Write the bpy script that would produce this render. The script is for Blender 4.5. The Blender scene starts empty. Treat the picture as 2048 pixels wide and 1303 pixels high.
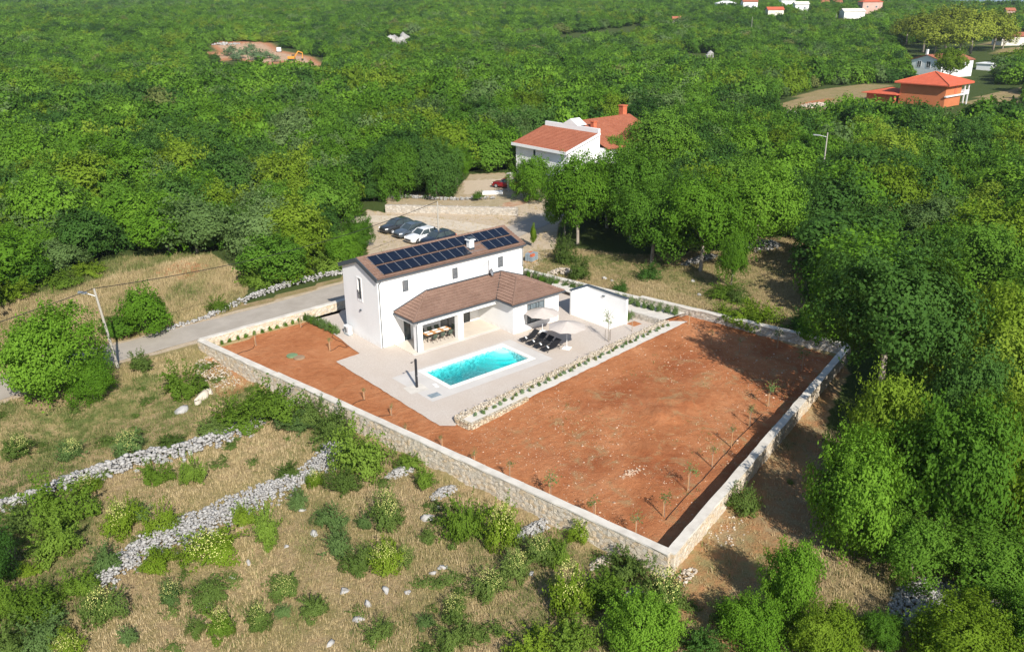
import bpy, bmesh, math, random
import numpy as np
from mathutils import Vector, Matrix
random.seed(7); rng = np.random.default_rng(11)
scn = bpy.context.scene
COL = scn.collection
rad = math.radians

# ------------------------------------------------------------------ camera
CAMC = np.array([-38.547, -65.327, 31.324])
R_ = np.array([0.76470518, -0.64433232, -0.00786457])
U_ = np.array([0.23954492, 0.27292366, 0.93173543])
F_ = np.array([0.59820082, 0.71438682, -0.36305267])
FPX = 1710.89
cd = bpy.data.cameras.new('camera'); cam = bpy.data.objects.new('camera', cd); COL.objects.link(cam)
cd.sensor_fit = 'HORIZONTAL'; cd.sensor_width = 36.0; cd.lens = FPX / 2048 * 36.0
cd.clip_start = 0.5; cd.clip_end = 30000
cam.matrix_world = Matrix([[R_[0], U_[0], -F_[0], CAMC[0]], [R_[1], U_[1], -F_[1], CAMC[1]], [R_[2], U_[2], -F_[2], CAMC[2]], [0, 0, 0, 1]])
scn.camera = cam
# ------------------------------------------------------------------ sky and sun
SUN_EL, SUN_AZ = 35.5, 199.5
w = bpy.data.worlds.new('World'); scn.world = w; w.use_nodes = True
nt = w.node_tree; bg = nt.nodes['Background']
sky = nt.nodes.new('ShaderNodeTexSky'); sky.sky_type = 'NISHITA'; sky.sun_disc = False
sky.sun_elevation = rad(SUN_EL); sky.sun_rotation = rad(SUN_AZ); sky.air_density = 1.0; sky.dust_density = 0.6; sky.ozone_density = 1.2
nt.links.new(sky.outputs['Color'], bg.inputs['Color']); bg.inputs['Strength'].default_value = 0.10
sd = bpy.data.lights.new('sun', 'SUN'); sd.energy = 4.9; sd.angle = rad(0.5); sd.color = (1.0, 0.945, 0.86)
so = bpy.data.objects.new('sun', sd); COL.objects.link(so)
sv = Vector((math.sin(rad(SUN_AZ)) * math.cos(rad(SUN_EL)), math.cos(rad(SUN_AZ)) * math.cos(rad(SUN_EL)), math.sin(rad(SUN_EL))))
so.rotation_euler = (-sv).to_track_quat('-Z', 'Y').to_euler(); so.location = (0, 0, 80)
scn.view_settings.view_transform = 'Standard'; scn.view_settings.look = 'None'; scn.view_settings.gamma = 1
scn.view_settings.exposure = 0.5
scn.cycles.max_bounces = 6; scn.cycles.diffuse_bounces = 3; scn.cycles.glossy_bounces = 2; scn.cycles.transmission_bounces = 4
scn.cycles.transparent_max_bounces = 8; scn.cycles.volume_bounces = 0; scn.cycles.caustics_reflective = False; scn.cycles.caustics_refractive = False
scn.cycles.use_denoising = True

# ------------------------------------------------------------------ terrain
def sstep(a, b, x):
    t = np.clip((np.asarray(x, float) - a) / (b - a), 0, 1); return t * t * (3 - 2 * t)
A0, B0, C0, D0 = (-13.0, 11.3), (-5.0, -39.4), (31.5, -29.7), (23.6, 13.5)
HD = np.array([0.642, 0.767]); RT = np.array([0.767, -0.642])
def undul(x, y, s, k=0):
    return (np.sin(x / s * 1.7 + 1.3 + k) * np.cos(y / s * 1.3 + .7 * k) + .6 * np.sin((x + y) / s * 2.9 + k) * np.sin((x - y) / s * 2.3 + 2 * k) + .4 * np.cos(x / s * 5.1 - y / s * 3.7 + k)) / 1.6
def H(x, y):
    x = np.asarray(x, float); y = np.asarray(y, float)
    d = (x + 13) * -.988 + (y - 11.3) * -.156           # outward of the long west wall
    s = (x + 13) * .156 + (y - 11.3) * -.988            # along it from the road corner
    dbc = (x + 5) * .257 + (y + 39.4) * -.966
    h = -(0.9 + .025 * np.clip(d, 0, 40)) * sstep(-.3, .4, d) * sstep(-1, 7, s)
    h = h - .45 * sstep(-.3, .5, dbc) * (1 - sstep(-.3, .4, d))
    rx, ry = x - CAMC[0], y - CAMC[1]
    fwd = rx * HD[0] + ry * HD[1]; lat = rx * RT[0] + ry * RT[1]; r = np.hypot(rx, ry)
    t = lat / np.maximum(fwd, 30)
    far = sstep(130, 300, r)
    h = h + far * undul(x, y, 70) * 1.3
    h = h + 15.5 * sstep(400, 780, r) * (1 - .3 * sstep(.40, .52, t))
    h = h + 60 * sstep(900, 3200, r) * (1 - sstep(.1, .45, t))
    h = h - 75 * sstep(950, 1700, r) * sstep(.40, .50, t) + 9 * sstep(700, 1100, r) * (1 - sstep(.3, .47, t)) * undul(x, y, 420, 1)
    h = h + .10 * undul(x, y, 5, 3) * sstep(.3, 3, np.maximum(np.maximum(d, dbc), 0)) 
    return h
def hz(x, y): return float(H(x, y))
def ray(px, py):
    return F_ + R_ * (px - 1024) / FPX - U_ * (py - 651.5) / FPX
def gz(px, py, z):
    D = ray(px, py); p = CAMC + D * ((z - CAMC[2]) / D[2]); return float(p[0]), float(p[1])
def gp(px, py):
    "measured photo point -> the spot on the terrain it shows"
    D = ray(px, py)
    if D[2] >= -1e-4: D[2] = -1e-4
    z = 0.0
    for _ in range(8):
        p = CAMC + D * ((z - CAMC[2]) / D[2])
        if np.hypot(*(p - CAMC)[:2]) > 9000: break
        z = .5 * z + .5 * hz(p[0], p[1]) if _ > 3 else hz(p[0], p[1])
    return float(p[0]), float(p[1])
def pix(p):
    e = np.asarray(p, float) - CAMC; z = e @ F_; return 1024 + FPX * (e @ R_) / z, 651.5 - FPX * (e @ U_) / z, z
def dist(x, y, z=0): return math.sqrt((x - CAMC[0]) ** 2 + (y - CAMC[1]) ** 2 + (z - CAMC[2]) ** 2)
def inpoly(x, y, poly):
    x = np.asarray(x, float); y = np.asarray(y, float); c = np.zeros(x.shape, bool); n = len(poly); j = n - 1
    for i in range(n):
        xi, yi = poly[i]; xj, yj = poly[j]
        m = ((yi > y) != (yj > y)) & (x < (xj - xi) * (y - yi) / ((yj - yi) or 1e-9) + xi)
        c ^= m; j = i
    return c

# ------------------------------------------------------------------ materials
class NB:
    def __init__(s, name):
        s.m = bpy.data.materials.new(name); s.m.use_nodes = True; s.t = s.m.node_tree; s.b = s.t.nodes['Principled BSDF']
        s.tc = None
    def n(s, typ, **k):
        o = s.t.nodes.new('ShaderNode' + typ)
        for a, v in k.items():
            if a.startswith('i_'):
                key = a[2:]; key = int(key) if key.isdigit() else key.replace('_', ' ')
                s.set(o.inputs[key], v)
            else: setattr(o, a, v)
        return o
    def set(s, sock, v):
        if isinstance(v, bpy.types.NodeSocket): s.t.links.new(v, sock)
        elif isinstance(v, bpy.types.Node): s.t.links.new(v.outputs[0], sock)
        else: sock.default_value = (*v, 1) if isinstance(v, tuple) and len(v) == 3 and sock.type == 'RGBA' else v
    def pos(s, kind='Object'):
        if s.tc is None: s.tc = s.n('TexCoord')
        return s.tc.outputs[kind]
    def noise(s, scale, detail=4, rough=.55, vec=None, dist=0):
        o = s.n('TexNoise', i_Scale=scale, i_Detail=detail, i_Roughness=rough, i_Distortion=dist); s.set(o.inputs['Vector'], vec or s.pos()); return o.outputs['Fac']
    def ramp(s, fac, stops, mode='LINEAR'):
        o = s.n('ValToRGB'); s.set(o.inputs[0], fac); cr = o.color_ramp; cr.interpolation = mode
        while len(cr.elements) < len(stops): cr.elements.new(.5)
        for e, (p, c) in zip(cr.elements, stops): e.position = p; e.color = (*c, 1) if len(c) == 3 else c
        return o.outputs[0]
    def mix(s, fac, a, b, blend='MIX'):
        o = s.n('Mix', data_type='RGBA', blend_type=blend); s.set(o.inputs[0], fac); s.set(o.inputs[6], a); s.set(o.inputs[7], b); return o.outputs[2]
    def math(s, op, a, b=0, c=None):
        o = s.n('Math', operation=op); s.set(o.inputs[0], a); s.set(o.inputs[1], b)
        if c is not None: s.set(o.inputs[2], c)
        return o.outputs[0]
    def mrange(s, v, a, b, c=0., d=1., clamp=True):
        o = s.n('MapRange', clamp=clamp, i_1=a, i_2=b, i_3=c, i_4=d); s.set(o.inputs[0], v); return o.outputs[0]
    def attr(s, name, out='Fac'): return s.n('Attribute', attribute_name=name).outputs[out]
    def bump(s, h, strength=.5, distance=.02):
        o = s.n('Bump', i_Strength=strength, i_Distance=distance); s.set(o.inputs['Height'], h); s.t.links.new(o.outputs[0], s.b.inputs['Normal'])
    def done(s, color=None, rough=.7, metal=0, spec=.3):
        if color is not None: s.set(s.b.inputs['Base Color'], color)
        s.set(s.b.inputs['Roughness'], rough); s.b.inputs['Metallic'].default_value = metal; s.b.inputs['Specular IOR Level'].default_value = spec
        return s.m
def plain(name, c, rough=.6, metal=0, spec=.3, var=.12, scale=3):
    b = NB(name); n = b.noise(scale, 5)
    lo = tuple(x * (1 - var) for x in c); hi = tuple(min(1, x * (1 + var)) for x in c)
    return b.done(b.ramp(n, [(.3, lo), (.7, hi)]), rough, metal, spec)
M = {}
M['stucco'] = (lambda b: (b.bump(b.noise(40, 3), .15, .01), b.done(b.mix(b.math('MULTIPLY', b.mrange(b.n('SeparateXYZ', i_0=b.pos()).outputs['Z'], .0, .55, .55, 0), b.mrange(b.noise(2.2, 5), .35, .65)), b.mix(b.mrange(b.noise(.35, 5), .45, .75), (.82, .82, .81), (.75, .75, .74)), (.62, .54, .47)), .9, 0, .15))[1])(NB('white stucco'))
M['greymetal'] = plain('grey coated metal', (.075, .095, .115), .45, .3, .5, .08)
M['darkmetal'] = plain('dark metal', (.025, .027, .032), .5, .3, .5)
M['silver'] = plain('aluminium', (.42, .43, .45), .45, .7, .5, .05)
M['wingsoffit'] = plain('soffit board', (.55, .55, .54), .8)
M['glass'] = (lambda b: b.done(b.mix(b.noise(1.5, 2), (.02, .035, .04), (.07, .09, .10)), .06, 0, .7))(NB('dark window glass'))
M['curtain'] = plain('curtained glass', (.13, .14, .15), .25, 0, .6, .25, 3)
M['wood'] = (lambda b: b.done(b.ramp(b.noise(6, 4, .6, None, 2), [(.3, (.42, .19, .06)), (.7, (.58, .30, .11))]), .45, 0, .4))(NB('oiled teak'))
M['white'] = plain('white paint', (.80, .80, .79), .5, 0, .4, .04)
M['fabric'] = plain('cream canvas', (.52, .465, .42), .9, 0, .1, .06)
M['black'] = plain('black sling fabric', (.018, .018, .02), .75, 0, .25, .3, 20)
M['olivefab'] = plain('olive green fabric', (.085, .11, .08), .85, 0, .15)
M['towel'] = plain('white towel', (.82, .82, .80), .95, 0, .1, .03)
M['rubber'] = plain('tyre rubber', (.02, .02, .02), .85)
M['hose'] = plain('black irrigation hose', (.03, .022, .018), .7)
M['stake'] = plain('pine stake', (.50, .30, .15), .8)
M['bark'] = plain('grey bark', (.30, .26, .21), .9, 0, .1, .3, 5)
M['darkbark'] = plain('brown bark', (.11, .085, .065), .9, 0, .1, .3, 5)
M['pole'] = plain('weathered concrete', (.38, .355, .31), .9, 0, .1, .1, 2)
M['wire'] = plain('wire', (.02, .02, .02), .6)
M['tin'] = plain('galvanised tin', (.42, .48, .52), .4, .5, .5, .1)
M['orange'] = plain('excavator orange paint', (.58, .27, .04), .45, 0, .4)
M['lidgreen'] = plain('green plastic lid', (.16, .24, .12), .6)
M['lidbrown'] = plain('soil stained lid', (.30, .20, .12), .7)
M['block'] = plain('bluish concrete block', (.24, .29, .32), .9, 0, .1, .25, 4)
M['terracotta'] = plain('terracotta brick', (.50, .14, .07), .85, 0, .15, .25, 3)
M['orangewall'] = plain('orange facade', (.50, .17, .075), .9, 0, .1, .06, .4)
M['pinkwall'] = plain('faded pink facade', (.55, .36, .30), .9, 0, .1, .1, .4)
M['creamwall'] = plain('cream facade', (.70, .66, .58), .9, 0, .1, .08, .4)

def tile_mat(name, lo, hi, joint, sx=.30):
    b = NB(name)
    n1 = b.noise(.6, 4); n2 = b.n('TexVoronoi', i_Scale=2.6); b.set(n2.inputs['Vector'], b.pos())
    c = b.ramp(b.math('ADD', b.math('MULTIPLY', n1, .7), b.math('MULTIPLY', b.n('SeparateColor', i_0=n2.outputs['Color']).outputs[0], .3)), [(.15, lo), (.95, hi)])
    c = b.mix(b.mrange(b.noise(14, 4), .52, .72), c, joint)
    b.bump(b.noise(30, 3), .2, .01)
    return b.done(c, .8, 0, .2)
M['tile'] = tile_mat('brown roof tile', (.185, .112, .082), (.30, .195, .148), (.12, .072, .052))
M['redtile'] = tile_mat('red roof tile', (.27, .085, .045), (.43, .165, .095), (.20, .075, .045))
M['brightred'] = plain('bright red roof tile', (.52, .115, .06), .8, 0, .15, .10, .8)
# solar cells: dark glass with fine bus lines (object space, cells run along local x)
def solar():
    b = NB('solar cell glass'); sp = b.n('SeparateXYZ'); b.set(sp.inputs[0], b.pos())
    wv = b.math('FRACT', b.math('MULTIPLY', sp.outputs['Y'], 4.4)); wx = b.math('FRACT', b.math('MULTIPLY', sp.outputs['X'], 6.0))
    l1 = b.math('GREATER_THAN', wv, .86); l2 = b.math('MULTIPLY', b.math('GREATER_THAN', wx, .93), .35)
    f = b.math('MAXIMUM', l1, l2)
    return b.done(b.mix(f, (.004, .007, .018), (.022, .034, .055)), .16, 0, .45)
M['solar'] = solar()

def stone_mat(name, cols, scale, joint=(.12, .10, .08), jw=.06, bump=1.0, stretch=1.6):
    b = NB(name); mp = b.n('Mapping'); b.set(mp.inputs[0], b.pos()); mp.inputs['Scale'].default_value = (1, 1, stretch)
    nv = b.n('TexNoise', i_Scale=2.2); b.set(nv.inputs['Vector'], mp.outputs[0])
    mv = b.n('Mix', data_type='VECTOR'); mv.inputs[0].default_value = .12; b.set(mv.inputs[4], mp.outputs[0]); b.set(mv.inputs[5], nv.outputs['Color'])
    v1 = b.n('TexVoronoi', i_Scale=scale); b.set(v1.inputs['Vector'], mv.outputs[1])
    v2 = b.n('TexVoronoi', feature='DISTANCE_TO_EDGE', i_Scale=scale); b.set(v2.inputs['Vector'], mv.outputs[1])
    rnd = b.n('SeparateColor', i_0=v1.outputs['Color']).outputs[0]
    n = len(cols); c = b.ramp(rnd, [(i / (n - 1), q) for i, q in enumerate(cols)])
    c = b.mix(b.mrange(b.noise(7, 5), .35, .75, 0, .5), c, tuple(x * .62 for x in cols[0]))
    e = b.mrange(v2.outputs['Distance'], 0, jw)
    c = b.mix(e, joint, c)
    b.bump(b.math('ADD', b.mrange(v2.outputs['Distance'], 0, jw * 2.5), b.math('MULTIPLY', b.noise(12, 4), .5)), bump, .08)
    return b.done(c, .92, 0, .1)
M['masonry'] = stone_mat('rubble masonry', [(.56, .48, .37), (.66, .60, .50), (.60, .46, .30), (.63, .56, .46), (.56, .50, .42)], 3.3, (.40, .33, .25), .035, .45)
M['masonry_grey'] = stone_mat('grey rubble masonry', [(.46, .42, .37), (.56, .52, .45), (.40, .36, .30), (.52, .45, .36)], 3.2, (.28, .24, .20), .035, .6)
M['coping'] = (lambda b: (b.bump(b.noise(9, 5), .4, .02), b.done(b.mix(b.mrange(b.noise(1.3, 6), .35, .7), (.64, .60, .53), (.50, .46, .40)), .9, 0, .12))[1])(NB('limestone coping'))
M['yellowstone'] = stone_mat('yellow rough stone', [(.60, .50, .35), (.68, .61, .48), (.54, .41, .25), (.66, .58, .45)], 4.0, (.38, .31, .22), .04)
def rock_mat(name, lo, hi, stain):
    b = NB(name); c = b.ramp(b.math('ADD', b.math('MULTIPLY', b.attr('lv'), .7), b.math('MULTIPLY', b.noise(3, 5), .3)), [(.15, lo), (.85, hi)])
    c = b.mix(b.mrange(b.noise(6, 5), .52, .72, 0, .7), c, stain)
    b.bump(b.noise(9, 5), .6, .04); return b.done(c, .95, 0, .08)
M['rock'] = rock_mat('grey limestone', (.27, .262, .25), (.42, .41, .39), (.19, .18, .17))
M['rockwarm'] = rock_mat('cream limestone', (.38, .32, .25), (.58, .52, .43), (.30, .22, .15))
M['chip'] = rock_mat('pale stone chips', (.40, .26, .17), (.60, .46, .34), (.36, .20, .12))

# ground: dry grass, green grass, red earth, pale gravel, forest floor; zones come from vertex attributes
def ground_mat():
    b = NB('dry meadow ground')
    gr, rd, gv, wd = b.attr('grn'), b.attr('red'), b.attr('grv'), b.attr('wod')
    nl, nm, nf = b.noise(.16, 5, .6), b.noise(.9, 6, .65), b.noise(7, 5, .7)
    dry = b.ramp(nf, [(.3, (.22, .155, .08)), (.55, (.36, .265, .145)), (.75, (.46, .36, .21))])
    dry = b.mix(b.mrange(nm, .45, .7), dry, (.20, .175, .07)); dry = b.mix(b.mrange(nl, .45, .6, 0, .55), dry, (.20, .19, .065))
    grn = b.ramp(nf, [(.3, (.06, .085, .022)), (.7, (.15, .18, .055))])
    def zone(a, k=.9): return b.mrange(b.math('ADD', a, b.math('MULTIPLY', b.math('SUBTRACT', nm, .5), k)), .35, .65)
    c = b.mix(zone(b.math('ADD', gr, b.math('MULTIPLY', b.math('SUBTRACT', nl, .5), .8)), 1.6), dry, grn)
    red = b.ramp(nm, [(.3, (.34, .13, .06)), (.7, (.46, .22, .11))])
    c = b.mix(zone(rd), c, red)
    gvl = b.ramp(nf, [(.3, (.42, .33, .23)), (.7, (.58, .48, .36))])
    c = b.mix(zone(gv, .6), c, gvl)
    c = b.mix(zone(wd, .5), c, b.ramp(nf, [(.3, (.035, .055, .014)), (.7, (.085, .115, .034))]))
    b.bump(b.math('ADD', nf, b.math('MULTIPLY', nm, 1.5)), .8, .12)
    return b.done(c, .97, 0, .05)
M['ground'] = ground_mat()
def soil_mat():
    b = NB('red earth'); n1, n2, n3 = b.noise(.22, 6, .6), b.noise(1.6, 7, .7), b.noise(16, 4, .7)
    c = b.ramp(b.math('ADD', b.math('MULTIPLY', n1, .6), b.math('MULTIPLY', n2, .4)), [(.34, (.36, .125, .048)), (.5, (.475, .188, .080)), (.66, (.58, .265, .125))])
    c = b.mix(b.mrange(n3, .60, .72, 0, .55), c, (.20, .06, .025)); c = b.mix(b.math('MULTIPLY', b.mrange(b.noise(.12, 5, .6), .48, .62, 0, .5), b.attr('rough')), c, (.27, .075, .03))
    rg = b.attr('rough')
    v = b.n('TexVoronoi', i_Scale=2.4); b.set(v.inputs['Vector'], b.pos())
    f = b.math('MULTIPLY', b.math('LESS_THAN', v.outputs['Distance'], b.mrange(n2, .5, .75, .02, .17)), rg)
    c = b.mix(b.math('MULTIPLY', f, .6), c, (.54, .36, .23))
    c = b.mix(b.math('MULTIPLY', b.mrange(b.noise(.5, 7, .75, None, .8), .52, .64), b.math('MULTIPLY', rg, .75)), c, (.40, .27, .135))
    b.bump(b.math('ADD', n3, b.math('MULTIPLY', n2, 2)), 1.0, .10)
    return b.done(c, .96, 0, .06)
M['soil'] = soil_mat()
def asphalt(name, lo, hi, sc=1.2):
    b = NB(name); n = b.noise(sc, 6, .65); c = b.ramp(n, [(.3, lo), (.7, hi)])
    c = b.mix(b.mrange(b.noise(60, 2), .6, .7, 0, .4), c, tuple(x * .7 for x in lo)); b.bump(b.noise(50, 3), .3, .01)
    return b.done(c, .92, 0, .12)
M['asphalt'] = asphalt('sun bleached asphalt', (.33, .292, .245), (.42, .375, .32), .5)
M['gravel'] = asphalt('pale gravel', (.47, .40, .31), (.60, .52, .41), .8)
def patio_mat():
    b = NB('washed aggregate patio'); v = b.n('TexVoronoi', i_Scale=28.0); b.set(v.inputs['Vector'], b.pos())
    c = b.ramp(b.n('SeparateColor', i_0=v.outputs['Color']).outputs[0], [(0, (.44, .375, .32)), (.5, (.52, .455, .395)), (1, (.60, .54, .475))])
    c = b.mix(b.mrange(b.noise(.4, 6), .4, .7, 0, .5), c, (.48, .40, .33)); b.bump(b.noise(40, 3), .2, .01)
    return b.done(c, .85, 0, .15)
M['patio'] = patio_mat()
M['paleslab'] = plain('smooth pale screed', (.55, .52, .485), .7, 0, .2, .06, .9)
M['poolstone'] = plain('white pool coping', (.80, .77, .71), .7, 0, .25, .04, 2)
M['screed'] = plain('pale concrete', (.60, .56, .50), .9, 0, .1, .1, 1.5)
M['deck'] = plain('cream terrace tile', (.62, .55, .46), .6, 0, .25, .05, 1)
def mosaic_sparkle():
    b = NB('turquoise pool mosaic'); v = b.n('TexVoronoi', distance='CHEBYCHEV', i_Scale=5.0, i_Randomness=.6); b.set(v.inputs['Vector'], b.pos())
    c = b.ramp(b.n('SeparateColor', i_0=v.outputs['Color']).outputs[0], [(0, (.16, .50, .52)), (.55, (.42, .76, .76)), (1, (.86, .96, .95))])  # mixed turquoise tiles; strong contrast paints the water's sparkle into their colour
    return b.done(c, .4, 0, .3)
M['mosaic_sparkle'] = mosaic_sparkle()
M['poolstep'] = plain('pale pool step tile', (.78, .82, .80), .5, 0, .3, .05, 6)
def water():
    m = bpy.data.materials.new('pool water'); m.use_nodes = True; t = m.node_tree; t.nodes.clear()
    o = t.nodes.new('ShaderNodeOutputMaterial'); mx = t.nodes.new('ShaderNodeMixShader'); tr = t.nodes.new('ShaderNodeBsdfTransparent'); gl = t.nodes.new('ShaderNodeBsdfGlossy')
    gl.inputs['Roughness'].default_value = .02; fr = t.nodes.new('ShaderNodeFresnel'); fr.inputs[0].default_value = 1.33
    tc = t.nodes.new('ShaderNodeTexCoord'); nz = t.nodes.new('ShaderNodeTexNoise'); nz.inputs['Scale'].default_value = 3.5; nz.inputs['Detail'].default_value = 3
    bp = t.nodes.new('ShaderNodeBump'); bp.inputs['Strength'].default_value = .35; bp.inputs['Distance'].default_value = .05
    L = t.links.new; L(tc.outputs['Object'], nz.inputs['Vector']); L(nz.outputs[0], bp.inputs['Height']); L(bp.outputs[0], gl.inputs['Normal']); L(bp.outputs[0], fr.inputs['Normal'])
    tr.inputs[0].default_value = (.93, 1, 1, 1)
    ge = t.nodes.new('ShaderNodeNewGeometry'); mf = t.nodes.new('ShaderNodeMath'); mf.operation = 'MULTIPLY'; inv = t.nodes.new('ShaderNodeMath'); inv.operation = 'SUBTRACT'; inv.inputs[0].default_value = 1
    L(ge.outputs['Backfacing'], inv.inputs[1]); L(fr.outputs[0], mf.inputs[0]); L(inv.outputs[0], mf.inputs[1])   # plane light passes straight up through the surface
    L(mf.outputs[0], mx.inputs[0]); L(tr.outputs[0], mx.inputs[1]); L(gl.outputs[0], mx.inputs[2]); L(mx.outputs[0], o.inputs['Surface'])
    va = t.nodes.new('ShaderNodeVolumeAbsorption'); va.inputs['Color'].default_value = (.0, .83, .845, 1); va.inputs['Density'].default_value = 1.35
    L(va.outputs[0], o.inputs['Volume']); return m
M['water'] = water()
M['sea'] = plain('sea', (.03, .10, .20), .25, 0, .5, .05, .01)

def leafmat(name, lo, mid, hi, trans=.38, big=.012):
    b = NB(name)
    oi = b.n('ObjectInfo')
    nz = b.n('TexNoise', i_Scale=big, i_Detail=3.0); b.set(nz.inputs['Vector'], oi.outputs['Location'])
    f = b.math('ADD', b.math('MULTIPLY', b.attr('lv'), .42), b.math('MULTIPLY', oi.outputs['Random'], .42))
    f = b.math('ADD', f, b.math('MULTIPLY', b.math('SUBTRACT', nz.outputs[0], .4), .7))
    c = b.ramp(f, [(.08, lo), (.45, mid), (.85, hi)])
    b.done(c, .7, 0, .08)
    tl = b.n('BsdfTranslucent'); b.set(tl.inputs[0], b.mix(.35, c, (.20, .30, .006)))
    mx = b.n('MixShader'); mx.inputs[0].default_value = trans; b.t.links.new(b.b.outputs[0], mx.inputs[1]); b.t.links.new(tl.outputs[0], mx.inputs[2])
    out = [n for n in b.t.nodes if n.type == 'OUTPUT_MATERIAL'][0]; b.t.links.new(mx.outputs[0], out.inputs[0])
    return b.m
LM = dict(mid=leafmat('mid green leaves', (0.045, 0.110, 0.011), (0.089, 0.198, 0.019), (0.157, 0.290, 0.035)),
          bright=leafmat('bright green leaves', (0.060, 0.140, 0.010), (0.119, 0.251, 0.019), (0.194, 0.351, 0.037)),
          dark=leafmat('dark green leaves', (0.030, 0.081, 0.014), (0.054, 0.129, 0.022), (0.097, 0.196, 0.037)),
          grey=leafmat('greyish green leaves', (0.069, 0.122, 0.033), (0.119, 0.198, 0.057), (0.184, 0.276, 0.094)),
          yellow=leafmat('yellow green leaves', (0.084, 0.140, 0.010), (0.153, 0.244, 0.018), (0.238, 0.333, 0.037)),
          olive=leafmat('silvery olive leaves', (0.097, 0.161, 0.072), (0.162, 0.253, 0.121), (0.248, 0.356, 0.187)),
          pine=leafmat('pine needles', (0.103, 0.129, 0.013), (0.205, 0.253, 0.026), (0.313, 0.356, 0.055), .2),
          scrub=leafmat('dull scrub leaves', (0.060, 0.101, 0.020), (0.108, 0.172, 0.035), (0.184, 0.259, 0.064)),
          scrubb=leafmat('fresh scrub leaves', (0.069, 0.127, 0.014), (0.130, 0.221, 0.024), (0.211, 0.316, 0.050)),
          brown=leafmat('dry brownish leaves', (0.097, 0.138, 0.033), (0.162, 0.196, 0.055), (0.248, 0.253, 0.099)))
M['flower'] = plain('pale yellow blossom', (.60, .60, .20), .8, 0, .1, .2, 5)
def tuftmat():
    b = NB('grass blades'); c = b.ramp(b.attr('lv'), [(0, (.075, .11, .025)), (.3, (.15, .17, .055)), (.5, (.33, .26, .13)), (1, (.48, .38, .22))])
    return b.done(c, .85, 0, .1)
M['tuft'] = tuftmat()
def carpaint(name, c, rough=.28, metal=.5):
    b = NB(name); b.done(b.ramp(b.noise(2, 2), [(.3, tuple(x * .92 for x in c)), (.7, c)]), rough, metal, .5)
    b.b.inputs['Coat Weight'].default_value = .6; b.b.inputs['Coat Roughness'].default_value = .08; return b.m
# ------------------------------------------------------------------ object helpers
def tag(o, label=None, cat=None, group=None, kind=None):
    if label: o['label'] = label
    if cat: o['category'] = cat
    if group: o['group'] = group
    if kind: o['kind'] = kind
    return o
def empty(name, loc, label, cat, group=None, rz=0, sc=None):
    o = bpy.data.objects.new(name, None); COL.objects.link(o); o.location = loc; o.rotation_euler = (0, 0, rz)
    if sc: o.scale = sc
    o.empty_display_size = .3
    return tag(o, label, cat, group)
def copy_tree(o, parent=None):
    c = o.copy(); COL.objects.link(c); c.parent = parent
    for ch in list(o.children): copy_tree(ch, c)
    return c
_ON = 'first second third fourth fifth sixth seventh eighth ninth tenth eleventh twelfth thirteenth fourteenth fifteenth sixteenth seventeenth eighteenth nineteenth twentieth'.split()
def ordw(i):
    "ordinal word of index i"
    if i < 20: return _ON[i]
    t_, u_ = divmod(i + 1, 10); return (('twentieth', 'thirtieth', 'fortieth')[t_ - 2]) if u_ == 0 else ('twenty', 'thirty', 'forty')[t_ - 2] + ' ' + _ON[u_ - 1]
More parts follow.
